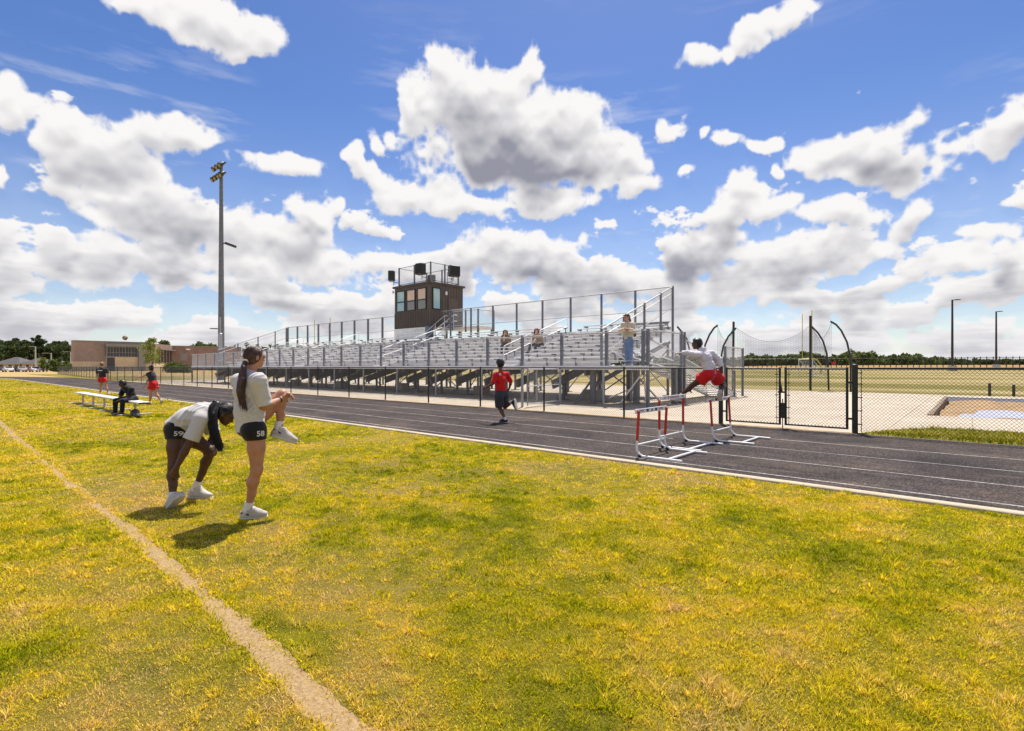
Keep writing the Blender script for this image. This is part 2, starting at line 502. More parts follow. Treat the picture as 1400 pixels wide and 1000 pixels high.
xs = np.unique(np.concatenate([np.linspace(-4000, -400, 7), np.linspace(-400, 400, 41), np.linspace(400, 4000, 7)]))
ys = np.unique(np.concatenate([np.linspace(-4000, -100, 6), np.linspace(-100, 40, 8), np.linspace(40, 360, 41), np.linspace(360, 4000, 8)]))
PX, PY0_, PX1, PY1_ = -1.05, 20.5, 9.5, 33.5           # long jump pit
xs = np.unique(np.concatenate([xs, [PX, PX1]])); ys = np.unique(np.concatenate([ys, [PY0_, PY1_]]))
xs = xs[~((xs > PX) & (xs < PX1))]; ys = ys[~((ys > PY0_) & (ys < PY1_))]
gv = [(x, y, rise(x, y) - .02) for y in ys for x in xs]
nx = len(xs)
gf = [(j * nx + i, j * nx + i + 1, (j + 1) * nx + i + 1, (j + 1) * nx + i) for j in range(len(ys) - 1) for i in range(nx - 1)
      if not (abs(xs[i] - PX) < 1e-6 and abs(ys[j] - PY0_) < 1e-6)]
tag(np_mesh('ground', gv, [np.array(gf)], M['meadow'], smooth=True), kind='structure')


# the oval: straight along X, bending away at X = -86
XB, YC = -86.0, -29.3
def track_pt(s, y):
    """s < 0: metres along the straight from X=40 ; offset line y (7.2 inner .. 13.7 outer)"""
    r = y - YC
    L0 = 40 - XB
    if s <= L0: return (40 - s, y)
    a = (s - L0) / 40.0
    return (XB - r * math.sin(a), YC + r * math.cos(a))


def ribbon(y0, y1, z, ny=1, s1=40 - XB + 100):
    ss = list(np.linspace(0, 126, 64)) + list(np.linspace(126, s1, 50))[1:]
    v = []; f = []
    for s in ss:
        for k in range(ny + 1):
            x, y = track_pt(s, y0 + (y1 - y0) * k / ny); v.append((x, y, z))
    for i in range(len(ss) - 1):
        for k in range(ny):
            a = i * (ny + 1) + k
            f.append((a, a + 1, a + ny + 2, a + ny + 1))
    return v, f


# infield lawn: everything on the near side of the track
inner = [track_pt(s, 7.26) for s in list(np.linspace(0, 126, 30)) + list(np.linspace(126, 226, 40))[1:]]
mb = MB()
poly = [(x, y, 0) for x, y in inner] + [(-130, -80, 0), (40, -80, 0)]
mb.add(poly, [tuple(range(len(poly)))[::1]])
lawn = mb.build('lawn', M['turf']); tag(lawn, kind='structure')

m, nt, N, L, B = newmat('track_surface')
p = pos(nt)
sp = noise(nt, p, 42, 4, .8); md = noise(nt, p, 1.3, 5, .6); lg = noise(nt, mapping(nt, p, (.25, 1, 1)), .8, 4)
sp2 = noise(nt, p, 38, 3, .7)
c = ramp(nt, sp, [(.34, (.007, .006, .0062)), (.50, (.029, .0245, .0255)), (.66, (.18, .152, .148))])
c = mixc(nt, ramp(nt, sp2, [(.60, (0, 0, 0)), (.75, (.5, .5, .5))]), c, (.16, .12, .09))
dust = mth(nt, 'MULTIPLY', ramp(nt, md, [(.42, (0, 0, 0)), (.75, (.6, .6, .6))]), ramp(nt, lg, [(.4, (0, 0, 0)), (.65, (1, 1, 1))]))
c = mixc(nt, mth(nt, 'MULTIPLY', dust, .7), c, (.17, .125, .095))
streak = noise(nt, mapping(nt, p, (.5, 9, 1)), 1.0, 4, .6)
stain = noise(nt, p, .55, 5, .65, .6)
c = mixc(nt, 1, c, ramp(nt, stain, [(.36, (.68, .68, .70)), (.5, (1, 1, 1)), (.66, (1.35, 1.25, 1.15))]), 'MULTIPLY')
c = mixc(nt, 1, c, ramp(nt, streak, [(.35, (.72, .70, .70)), (.65, (1.25, 1.22, 1.2))]), 'MULTIPLY')
crumb = noise(nt, p, 16, 3, .8)
c = mixc(nt, ramp(nt, crumb, [(.62, (0, 0, 0)), (.74, (.55, .55, .55))]), c, (.15, .125, .115))
L.new(c, B.inputs['Base Color']); B.inputs['Roughness'].default_value = .85; B.inputs['Specular IOR Level'].default_value = .12
L.new(bump(nt, sp, .5, .006), B.inputs['Normal'])
M['track'] = m
v, f = ribbon(7.46, 13.72, .008, 2)
tag(np_mesh('track', v, [np.array(f)], M['track']), kind='structure')

m, nt, N, L, B = newmat('worn_white_line')
p = pos(nt)
w = noise(nt, p, 60, 4, .7); w2 = noise(nt, p, 2.2, 3)
c = mixc(nt, ramp(nt, mth(nt, 'ADD', w, mth(nt, 'MULTIPLY', w2, .5)), [(.58, (0, 0, 0)), (.84, (.95, .95, .95))]), (.62, .57, .54), (.09, .08, .08))
L.new(c, B.inputs['Base Color']); B.inputs['Roughness'].default_value = .8
M['line'] = m
lv, lf = [], []
for y, w_ in ((7.74, .05), (9.0, .045), (10.28, .045), (11.6, .045), (13.62, .045)):
    v, f = ribbon(y, y + w_, .012)
    n = len(lv); lv += v; lf += [tuple(i + n for i in q) for q in f]
tag(np_mesh('lane_lines', lv, [np.array(lf)], M['line']), kind='structure')

# concrete edging between lawn and track
m, nt, N, L, B = newmat('edging_concrete')
p = pos(nt)
a = noise(nt, p, 2.0, 5, .6); b = noise(nt, p, 40, 4, .6)
c = mixc(nt, ramp(nt, b, [(.35, (0, 0, 0)), (.75, (.6, .6, .6))]), ramp(nt, a, [(.3, (.42, .35, .25)), (.7, (.54, .47, .37))]), (.36, .28, .17))
L.new(c, B.inputs['Base Color']); B.inputs['Roughness'].default_value = .9
L.new(bump(nt, b, .3, .01), B.inputs['Normal'])
M['edging'] = m
v, f = ribbon(7.27, 7.46, .022)
n = len(v)
v2 = v + [(x, y, -.02) for x, y, z in v]
f2 = list(f)
for i in range(0, n - 2, 2):
    f2 += [(i, i + 2, n + i + 2, n + i), (i + 1, n + i + 1, n + i + 3, i + 3)]
tag(np_mesh('edging', v2, [np.array(f2)], M['edging']), kind='structure')

# concrete yard behind the fence
m, nt, N, L, B = newmat('yard_concrete')
p = pos(nt)
a = noise(nt, p, .5, 5, .6); b = noise(nt, p, 9, 5, .65); d = noise(nt, p, 70, 2)
c = ramp(nt, a, [(.3, (.43, .36, .28)), (.7, (.54, .47, .38))])
c = mixc(nt, ramp(nt, b, [(.5, (0, 0, 0)), (.8, (.5, .5, .5))]), c, (.32, .25, .17))
br = N.new('ShaderNodeTexBrick'); L.new(p, br.inputs['Vector'])
br.inputs['Color1'].default_value = (1, 1, 1, 1); br.inputs['Color2'].default_value = (.95, .95, .95, 1); br.inputs['Mortar'].default_value = (.62, .58, .52, 1)
br.inputs['Scale'].default_value = .33; br.inputs['Mortar Size'].default_value = .004; br.offset = 0
c = mixc(nt, 1, c, br.outputs['Color'], 'MULTIPLY')
L.new(c, B.inputs['Base Color']); B.inputs['Roughness'].default_value = .9
L.new(bump(nt, d, .25, .004), B.inputs['Normal'])
M['yard'] = m
mb = MB()
def sheet(x0, x1, y0, y1, z): mb.add([(x0, y0, z), (x1, y0, z), (x1, y1, z), (x0, y1, z)], [(0, 1, 2, 3)])
for (x0, x1, y0, y1) in ((-66, PX, 13.72, 36), (PX, PX1, 13.72, PY0_), (PX, PX1, PY1_, 36), (PX1, 30, 13.72, 36)): sheet(x0, x1, y0, y1, .002)
mb.add([(PX, PY0_, .002), (PX1, PY0_, .002), (PX1, PY0_, -.5), (PX, PY0_, -.5)], [(0, 1, 2, 3)])
tag(mb.build('concrete_yard', M['yard']), kind='structure')
M['sandy'] = pm('sandy_edge', (.42, .29, .15), .95, 0, .3, 3, .5, 30)
mb = MB(); v_ = []; f_ = []
for i, x in enumerate(np.arange(-66, -1.6, .25)):
    v_ += [(x, 13.725, .006), (x, 14.02 + .05 * math.sin(x * 1.3) + .04 * math.sin(x * 3.1) + random.uniform(-.03, .03), .006)]
f_ = [(2 * i, 2 * i + 2, 2 * i + 3, 2 * i + 1) for i in range(len(v_) // 2 - 1)]
tag(np_mesh('sandy_strip', v_, [np.array(f_)], M['sandy']), kind='structure')
# pit: sunk sand with timber edge boards and a pale tarpaulin
M['sand'] = pm('pit_sand', (.33, .215, .11), .95, 0, .22, 1.5, .6, 20)
mb = MB(); n = 24
vs = []; fs = []
for j in range(n + 1):
    for i in range(n + 1):
        x = PX + .06 + (PX1 - PX - .12) * i / n; y = PY0_ + .06 + (PY1_ - PY0_ - .12) * j / n
        vs.append((x, y, -.12 - .10 * max(0, 1 - (x - PX) / 1.2) + .05 * math.sin(x * 1.7 + y * .6) + .04 * math.sin(y * 1.3 - x) + random.uniform(-.015, .015)))
for j in range(n):
    for i in range(n):
        a = j * (n + 1) + i; fs.append((a, a + 1, a + n + 2, a + n + 1))
tag(np_mesh('sand_pit', vs, [np.array(fs)], M['sand'], smooth=True), kind='structure')
M['board'] = pm('pit_board', (.20, .14, .085), .8, 0, .3, 3)
mb = MB()
mb.box(PX, PX + .14, PY0_, PY1_, -.5, .03)
tag(mb.build('pit_edging', M['board'], loc=(PX, PY0_, 0)), 'dark timber edging boards round the sunken sand pit behind the fence', 'edging')
M['tarp'] = pm('tarpaulin', (.36, .37, .46), .6, 0, .06, 2, .4, 8)
vs = []; fs = []
nxx, nyy = 30, 12
for j in range(nyy + 1):
    for i in range(nxx + 1):
        y = PY0_ + .2 + 3.6 * j / nyy; x = PX + .7 + .5 * j / nyy + 7.2 * i / nxx; y += .12 * math.sin(x)
        vs.append((x, y, -.03 + .03 * math.sin(3 * x + y) + .03 * math.sin(2.1 * y - x * .7) + random.uniform(-.008, .008)))
for j in range(nyy):
    for i in range(nxx):
        a = j * (nxx + 1) + i; fs.append((a, a + 1, a + nxx + 2, a + nxx + 1))
tag(np_mesh('tarpaulin', vs, [np.array(fs)], M['tarp'], smooth=True, loc=(PX + 3, PY0_ + 1.6, 0)), 'pale crumpled tarpaulin lying over the near end of the sand pit', 'tarpaulin')

# verge of rough grass along the outer edge of the track, right of the gate; and the strip left of the yard
mb = MB()
mb.add([(-2.0, 13.73, .006), (30, 13.73, .006), (30, 16.7, .006), (-.6, 16.5, .006), (-1.5, 15.2, .006)], [(0, 1, 2, 3, 4)])
mb.add([(-140, 13.9, .006), (-66, 13.74, .006), (-66, 16.5, .006), (-140, 18.5, .006)], [(0, 1, 2, 3)])
tag(mb.build('verge', M['turf']), kind='structure')

# worn chalk line: bare sandy soil across the lawn
m, nt, N, L, B = newmat('bare_soil')
p = pos(nt)
a = noise(nt, p, 3, 5, .6); b = noise(nt, p, 45, 4, .7)
c = mixc(nt, ramp(nt, b, [(.35, (0, 0, 0)), (.7, (1, 1, 1))]), ramp(nt, a, [(.3, (.22, .135, .055)), (.7, (.34, .22, .10))]), (.44, .31, .16))
L.new(c, B.inputs['Base Color']); B.inputs['Roughness'].default_value = .95
L.new(bump(nt, b, .7, .02), B.inputs['Normal'])
M['soil'] = m
def line_y(x): return 1.18 + .012 * -x + .02 * math.sin(x * .9)
def line_w(x):
    w_ = .066 + .012 * math.sin(x * 2.3 + 1) + .009 * math.sin(x * 5.1) + .007 * math.sin(x * 13.7) + .005 * math.sin(x * 31)
    return max(.0, w_ - (.09 if -8.3 < x < -7.2 else 0))
v = []; f = []
xs_ = np.arange(3, -70, -.03)
for i, x in enumerate(xs_):
    w_ = line_w(x) + random.uniform(-.008, .008)
    w2_ = line_w(x + 3.3) + random.uniform(-.008, .008)
    v += [(x, line_y(x) - max(.004, w_), .0015), (x, line_y(x) + max(.004, w2_), .0015)]
f = [(2 * i, 2 * i + 1, 2 * i + 3, 2 * i + 2) for i in range(len(xs_) - 1)]
tag(np_mesh('dirt_line', v, [np.array(f)], M['soil']), kind='structure')

# ------------------------------------------------------------------ grass blades (one mass nobody could count)
m, nt, N, L, B = newmat('grass_blades')
p = pos(nt)
at1 = N.new('ShaderNodeAttribute'); at1.attribute_name = 'dry'
mid = noise(nt, p, .9, 4, .6, .4); big = noise(nt, p, .16, 5, .55)
g = ramp(nt, at1.outputs['Fac'], [(0, (.15, .20, .004)), (.25, (.33, .35, .008)), (.5, (.74, .60, .012)), (.75, (.82, .61, .07)), (1, (.72, .52, .24))])
g2 = ramp(nt, mid, [(.3, (.88, .95, .9)), (.7, (1.10, 1.04, 1.0))])
g = mixc(nt, 1, g, g2, 'MULTIPLY')
at2 = N.new('ShaderNodeAttribute'); at2.attribute_name = 'tone'
g = mixc(nt, 1, g, ramp(nt, at2.outputs['Fac'], [(0, (.30, .31, .30)), (1, (1.50, 1.50, 1.50))]), 'MULTIPLY')
L.new(g, B.inputs['Base Color']); B.inputs['Roughness'].default_value = .7; B.inputs['Specular IOR Level'].default_value = .06
tr = N.new('ShaderNodeBsdfTranslucent'); L.new(g, tr.inputs['Color'])
ms = N.new('ShaderNodeMixShader'); ms.inputs[0].default_value = .45
L.new(B.outputs[0], ms.inputs[1]); L.new(tr.outputs[0], ms.inputs[2])
L.new(ms.outputs[0], N['Material Output'].inputs['Surface'])
M['blades'] = m


def val2(x, y, sc, seed):
    g_ = np.random.default_rng(seed).random((256, 256))
    u = x / sc + 1000.5; v_ = y / sc + 1000.5
    i = np.floor(u).astype(int); j = np.floor(v_).astype(int); fu = u - i; fv = v_ - j
    fu = fu * fu * (3 - 2 * fu); fv = fv * fv * (3 - 2 * fv)
    i0, i1, j0, j1 = i % 256, (i + 1) % 256, j % 256, (j + 1) % 256
    return (g_[i0, j0] * (1 - fu) + g_[i1, j0] * fu) * (1 - fv) + (g_[i0, j1] * (1 - fu) + g_[i1, j1] * fu) * fv


def blades(zones, name):
    """tufts: blades leaning out of common centres, each tuft with its own height and colour, over a low even layer"""
    X = []; Y = []; Wd = []; Ht = []; LA = []; HU = []
    for (d0, d1, tuf, per, uni, w, h) in zones:
        area = 1.16 * (d1 * d1 - d0 * d0)
        def pts(n):
            d = np.sqrt(d0 ** 2 + rng.random(n) * (d1 ** 2 - d0 ** 2)); t = rng.uniform(-1.16, 1.16, n)
            x = -math.sin(TH) * d + math.cos(TH) * d * t; y = math.cos(TH) * d + math.sin(TH) * d * t
            k = (y < 7.3) & (x > -84); return x[k], y[k]
        x, y = pts(int(area * tuf)); n = len(x)
        th = rng.gamma(4, .25, n).clip(.35, 1.7); hu = rng.normal(0, .135, n); sp = rng.uniform(.022, .055, n)
        r = np.abs(rng.normal(0, 1, (n, per))) * sp[:, None]; a = rng.random((n, per)) * 2 * PI
        bx = x[:, None] + r * np.cos(a); by = y[:, None] + r * np.sin(a)
        X.append(bx.ravel()); Y.append(by.ravel()); LA.append((a + rng.normal(0, .5, a.shape)).ravel())
        Ht.append((h * th[:, None] * (1.05 - .35 * np.minimum(1.5, r / sp[:, None] / 1.5)) * rng.uniform(.6, 1.15, a.shape)).ravel()); HU.append((hu[:, None] + 0 * a).ravel()); Wd.append(np.full(a.size, w))
        x, y = pts(int(area * uni)); n = len(x)
        X.append(x); Y.append(y); LA.append(rng.random(n) * 2 * PI); Ht.append(h * .55 * rng.uniform(.4, 1.2, n)); HU.append(rng.normal(0, .10, n)); Wd.append(np.full(n, w))
    # ragged tufts along the worn line
    n = 15000; x = rng.uniform(-14, .5, n); sd = rng.choice([-1, 1], n)
    lw = np.array([line_w(a) for a in x]); y = np.array([line_y(a) for a in x]) + sd * (lw + rng.normal(.012, .022, n))
    X.append(x); Y.append(y); LA.append(rng.random(n) * 2 * PI); Ht.append(.03 * rng.uniform(.4, 1.4, n)); HU.append(rng.normal(.03, .15, n)); Wd.append(np.full(n, .004) * (1 + np.abs(x) / 5))
    x = np.concatenate(X); y = np.concatenate(Y); Wd = np.concatenate(Wd); hgt = np.concatenate(Ht); la = np.concatenate(LA); hu = np.concatenate(HU)
    ne = len(x) - n
    lw = np.array([line_w(a) for a in x]); ly = np.array([line_y(a) for a in x])
    on = np.abs(y - ly) < lw - .012 + rng.normal(0, .018, len(x))
    on[ne:] &= rng.random(n) < .6
    patch = np.clip((val2(x, y, 2.6, 3) * .6 + val2(x, y, .8, 4) * .4 - .54) * 4, 0, 1)
    worn = np.clip(1.15 - ((x + 7.4) / 2.6) ** 2 - ((y - 1.65) / .75) ** 2, 0, 1)
    patch = np.maximum(patch, worn)
    keep = ~(on & (rng.random(len(x)) < .84)) & (rng.random(len(x)) < 1 - .28 * patch) & (y < 7.30 - rng.uniform(0, .05, len(x)))
    x, y, patch, Wd, hgt, la, hu = x[keep], y[keep], patch[keep], Wd[keep], hgt[keep], la[keep], hu[keep]
    n = len(x)
    hgt = hgt * (1 - .3 * patch) * (.7 + .6 * val2(x, y, .5, 2))
    ang = rng.random(n) * 2 * PI; lean = rng.uniform(.45, 1.35, n) * hgt
    dx, dy = np.cos(la) * lean, np.sin(la) * lean
    wx, wy = np.cos(ang) * Wd * .5, np.sin(ang) * Wd * .5
    V = np.zeros((n, 5, 3), np.float32)
    V[:, 0, 0], V[:, 0, 1] = x - wx, y - wy
    V[:, 1, 0], V[:, 1, 1] = x + wx, y + wy
    V[:, 2, 0], V[:, 2, 1], V[:, 2, 2] = x + wx * .7 + dx * .38, y + wy * .7 + dy * .38, hgt * .6
    V[:, 3, 0], V[:, 3, 1], V[:, 3, 2] = x - wx * .7 + dx * .38, y - wy * .7 + dy * .38, hgt * .6
    V[:, 4, 0], V[:, 4, 1], V[:, 4, 2] = x + dx, y + dy, hgt * .92
    V[:, :2, 2] = -.004
    b = np.arange(n, dtype=np.int32)[:, None] * 5
    quads = b + np.array([[0, 1, 2, 3]], dtype=np.int32); tris = b + np.array([[3, 2, 4]], dtype=np.int32)
    hue = val2(x, y, 1.9, 5) * .36 + val2(x, y, .5, 6) * .36 + val2(x, y, .16, 7) * .28
    dry = np.clip(.47 + (hue - .5) * 1.15 + (val2(x, y, 5.5, 31) - .5) * .28 + hu + rng.normal(0, .13, n) + patch * .30, 0, 1)
    o = np_mesh(name, V.reshape(-1, 3), [quads, tris], M['blades'], smooth=False)
    a = o.data.attributes.new('dry', 'FLOAT', 'POINT')
    a.data.foreach_set('value', np.repeat(dry, 5).astype(np.float32))
    a = o.data.attributes.new('tone', 'FLOAT', 'POINT')
    a.data.foreach_set('value', np.repeat(np.clip(rng.normal(.62, .26, n), 0, 1), 5).astype(np.float32))
    return tag(o, kind='stuff')


blades([(1.4, 3.4, 130, 64, 15000, .0040, .029), (3.2, 6.0, 105, 46, 7500, .0058, .030), (5.8, 10, 70, 32, 2300, .0088, .032), (9.8, 18, 42, 22, 900, .015, .034), (17.5, 36, 20, 12, 230, .030, .038), (35, 72, 6, 8, 40, .060, .042)], 'grass')


def verge_blades():
    n = 26000
    x = rng.uniform(-2.2, 16, n); y = rng.uniform(13.76, 16.6, n)
    cl = val2(x, y, .25, 21)
    edge = np.clip((y - 13.7) / .8, 0, 1)
    k = (rng.random(n) < .35 + .7 * cl) & (x > -1.9 + (y - 13.7) * .38 + rng.normal(0, .06, n))
    x, y, cl, edge = x[k], y[k], cl[k], edge[k]; n = len(x)
    h = (.13 - .075 * edge) * (.5 + cl) * rng.uniform(.5, 1.2, n)
    la = rng.random(n) * 2 * PI; ang = rng.random(n) * 2 * PI; w = .009
    V = np.zeros((n, 3, 3), np.float32)
    V[:, 0, 0], V[:, 0, 1] = x - np.cos(ang) * w, y - np.sin(ang) * w
    V[:, 1, 0], V[:, 1, 1] = x + np.cos(ang) * w, y + np.sin(ang) * w
    V[:, 2, 0], V[:, 2, 1], V[:, 2, 2] = x + np.cos(la) * h * .5, y + np.sin(la) * h * .5, h
    V[:, :2, 2] = .002
    o = np_mesh('verge_grass', V.reshape(-1, 3), [np.arange(3 * n, dtype=np.int32).reshape(-1, 3)], M['blades'])
    a = o.data.attributes.new('dry', 'FLOAT', 'POINT')
    a.data.foreach_set('value', np.repeat(np.clip(.02 + (cl - .5) * .35 + rng.normal(0, .12, n) + .18 * edge[:], 0, 1), 3).astype(np.float32))
    a = o.data.attributes.new('tone', 'FLOAT', 'POINT'); a.data.foreach_set('value', np.repeat(rng.uniform(.05, .6, n), 3).astype(np.float32))
    tag(o, kind='stuff')


verge_blades()
# ------------------------------------------------------------------ chain link
def chain(name, p0, p1, z0, z1, mat, parent=None, r=.0016, pitch=.0707, zb0=None, zb1=None, seg=.5, loc=None):
    """chain link fabric between two ground points as two families of diagonal wires.
    z0,z1 bottom and top at p0; zb0,zb1 the same at p1 (for sloping runs)"""
    p0 = np.array(p0[:2], float); p1 = np.array(p1[:2], float)
    Lh = np.linalg.norm(p1 - p0); d = (p1 - p0) / Lh; nrm = np.array([-d[1], d[0]])
    H = z1 - z0
    sa = 0 if zb0 is None else (zb0 - z0) / Lh; sb = 0 if zb1 is None else (zb1 - z1) / Lh
    V = []; Fc = []
    A = []
    for fam in (1, -1):
        for c in np.arange(-H, Lh, pitch):
            u0, u1 = max(0, c), min(Lh, c + H)
            if u1 - u0 < .01: continue
            k = max(1, int(math.ceil((u1 - u0) / seg)))
            us = np.linspace(u0, u1, k + 1)
            for i in range(k):
                a, b = us[i], us[i + 1]
                za, zb = (a - c, b - c) if fam == 1 else (H - (a - c), H - (b - c))
                A.append((a, za, b, zb, fam))
    A = np.array(A)
    def pt(u, w, off):
        h = w / H
        z = (z0 + sa * u) * (1 - h) + (z1 + sb * u) * h
        return np.stack([p0[0] + d[0] * u + nrm[0] * off, p0[1] + d[1] * u + nrm[1] * off, z], 1)
    off = A[:, 4] * r * .9
    a = pt(A[:, 0], A[:, 1], off); b = pt(A[:, 2], A[:, 3], off)
    t = (b - a) / np.linalg.norm(b - a, axis=1)[:, None]
    n3 = np.array([nrm[0], nrm[1], 0.]); s_ = np.cross(t, n3)
    V = np.zeros((len(A), 6, 3))
    for k in range(3):
        w = 2 * PI * k / 3
        o = n3 * (math.cos(w) * r) + s_ * (math.sin(w) * r)
        V[:, k] = a + o; V[:, 3 + k] = b + o
    base = np.arange(len(A))[:, None, None] * 6
    q = np.array([[0, 1, 4, 3], [1, 2, 5, 4], [2, 0, 3, 5]])[None]
    return np_mesh(name, V.reshape(-1, 3), [(base + q).reshape(-1, 4)], mat, parent, loc=loc)


# ------------------------------------------------------------------ black fence along the track
FY = 13.9
fence = empty('chain_link_fence', (-7.8, FY, 0), 'long low black chain-link fence between the track and the bleachers', 'fence', 'black chain-link fences by the track')
FH = 1.46
pts = [(-4.95, FY), (-75, FY), (-135, FY + 4.0)]
mb = MB(); mb.tube([(x, y, FH) for x, y in pts], .022, 8); mb.build('top_rail', M['black'], fence)
chain('wire_mesh', pts[0], pts[1], .03, FH, M['blackwire'], fence, r=.0029)
chain('wire_mesh', pts[1], pts[2], .03, FH, M['blackwire'], fence, r=.0026, pitch=.14)
xs_ = [-7.8 - 3.02 * k for k in range(42)]
for x in xs_:
    y = FY if x > -75 else FY + (-75 - x) / 60 * 4.0
    mb = MB(); mb.tube([(x, y + .005, 0), (x, y + .005, FH + .02)], .030, 8); mb.ball((x, y + .005, FH + .02), .034, .034, .025, 8, 5)
    mb.build('fence_post', M['black'], fence, smooth=True)
mb = MB(); mb.tube([(-4.95, FY, 0), (-4.95, FY, FH + .06)], .058, 12); mb.ball((-4.95, FY, FH + .06), .06, .06, .03)
mb.box(-4.93, -4.80, FY - .02, FY + .02, .32, .36); mb.box(-4.93, -4.80, FY - .02, FY + .02, 1.12, 1.16)
mb.build('gate_post', M['black'], fence, smooth=True)

f2 = empty('chain_link_fence', (-1.98, FY, 0), 'low black chain-link fence above the rough grass verge, before the sand pit', 'fence', 'black chain-link fences by the track')
mb = MB(); mb.tube([(-1.98, FY, FH), (14, FY, FH)], .024, 8); mb.build('top_rail', M['black'], f2)
chain('wire_mesh', (-1.9, FY), (9, FY), .03, FH, M['blackwire'], f2, r=.0031)
for x in (1.4, 4.4, 7.4):
    mb = MB(); mb.tube([(x, FY, 0), (x, FY, FH + .02)], .03, 8); mb.build('fence_post', M['black'], f2, smooth=True)
mb = MB(); mb.tube([(-1.98, FY, 0), (-1.98, FY, FH + .07)], .060, 12); mb.ball((-1.98, FY, FH + .07), .064, .064, .03)
mb.box(-2.13, -2.0, FY - .02, FY + .02, .30, .345); mb.box(-2.13, -2.0, FY - .02, FY + .02, 1.12, 1.165)
mb.build('gate_post', M['black'], f2, smooth=True)
mb = MB(); mb.tube([(-1.86, FY, .04), (-1.86, FY, FH)], .008, 6)
for z in (.2, .5, .8, 1.1, 1.35): mb.box(-1.92, -1.84, FY - .02, FY + .02, z, z + .02)
mb.build('tension_bar', M['black'], f2)


def gate(x0, x1, label, latch):
    g = empty('fence_gate', ((x0 + x1) / 2, FY, 0), label, 'gate', 'leaves of the double gate')
    z0, z1 = .10, FH - .01
    mb = MB()
    for x in (x0, x1): mb.tube([(x, FY, z0 - .02), (x, FY, z1 + .03)], .028, 8)
    mb.tube([(x0, FY, z0), (x1, FY, z0)], .023, 8); mb.tube([(x0, FY, z1), (x1, FY, z1)], .023, 8)
    mb.build('gate_frame', M['black'], g, smooth=True)
    chain('wire_mesh', (x0 + .03, FY), (x1 - .03, FY), z0, z1, M['blackwire'], g, r=.0031)
    mb = MB()
    xx = x0 + .07 if latch < 0 else x1 - .07
    mb.tube([(xx, FY, z0), (xx, FY, z1)], .007, 6)
    for z in (.25, .5, .8, 1.1, 1.3): mb.box(min(xx, xx - .05 * latch * -1) - .03, xx + .03, FY - .02, FY + .02, z, z + .018)
    mb.build('tension_bar', M['black'], g)
    return g


ga = gate(-4.80, -3.53, 'black chain-link gate leaf hinged at the left post, nearer the hurdles and jumping boy', 1)
gb = gate(-3.40, -2.13, 'black chain-link gate leaf with a drop rod, hinged at the right post', -1)
mb = MB(); mb.tube([(-3.46, FY - .03, .0), (-3.46, FY - .03, .72)], .012, 6); mb.box(-3.50, -3.40, FY - .06, FY, .25, .62)
mb.build('drop_rod', M['black'], gb)
mb = MB(); mb.box(-3.56, -3.38, FY - .05, FY + .02, .86, .90); mb.bar((-3.53, FY - .04, 1.25), (-3.47, FY - .04, .88), .03, .05)
mb.build('latch', M['black'], ga)

# ------------------------------------------------------------------ bleachers
M['rail'] = pm('dull_aluminium_rail', (.46, .46, .47), .5, .3, .12, 3)
M['riser'] = pm('aluminium_riser', (.50, .49, .50), .5, .3, .12, 2)
XL, XR, Y0 = -53.5, -11.6, 18.9
YF = 17.5                  # front of the walkway
TD, TR, NR = .66, .21, 10
YB = Y0 + TD * NR + .2     # back rail
DK = 1.5
st = empty('bleachers', ((XL + XR) / 2, YF, 0), 'long aluminium bleachers with ten rows of plank benches and a raised front walkway', 'bleachers')
AIS = [-17.4, -28.2, -39.0, -48.6]
def spans(x0, x1, half):
    out = []; x = x1
    for a in AIS:
        out.append((a + half, x)); x = a - half
    out.append((x0, x)); return out

mb = MB()
for j in range(5): mb.box(XL - 3.5, XR + 2.75, YF + .02 + j * .276, YF + .29 + j * .276, DK - .05, DK)
mb.build('walkway_deck', M['alu'], st)
mb = MB(); mb.bbox(XL - 3.5, XR + 2.8, YF - .06, YF + .015, DK - .13, DK + .035, .02); mb.build('deck_beam', M['alu'], st)
rest = MB()
for k in range(NR):
    y = Y0 + TD * k; z = DK + TR * k
    mb = MB()
    mb.box(XL, XR, y, y + .308, z - .045, z); mb.box(XL, XR, y + .314, y + .622, z - .045, z)
    mb.build('tread', M['alu'], st)
    mb = MB(); mb.box(XL, XR, y + TD - .035, y + TD - .008, z + .01, z + TR - .05); mb.build('riser', M['riser'], st)
    mb = MB()
    for x0, x1 in spans(XL, XR, .62):
        n = max(1, int((x1 - x0) / 5.4)); w = (x1 - x0) / n
        for i in range(n): mb.bbox(x0 + w * i + .008, x0 + w * (i + 1) - .008, y + .36, y + .61, z + .40, z + .445, .008)
    mb.build('bench_plank', M['alu'], st)
    for x0, x1 in spans(XL, XR, .62):
        n = max(2, int(round((x1 - x0) / 1.83)))
        for i in range(n + 1):
            x = x0 + .14 + (x1 - x0 - .28) * i / n
            mb = MB() if (k < 6 and x > -36) else rest
            mb.box(x - .09, x + .09, y + .40, y + .57, z + .335, z + .398)
            mb.bar((x, y + .57, z + .335), (x, y + .60, z + .03), .045, .04)
            if mb is not rest: mb.build('seat_bracket', M['galvpost'], st)
rest.build('seat_bracket', M['galvpost'], st)['kind'] = 'stuff'
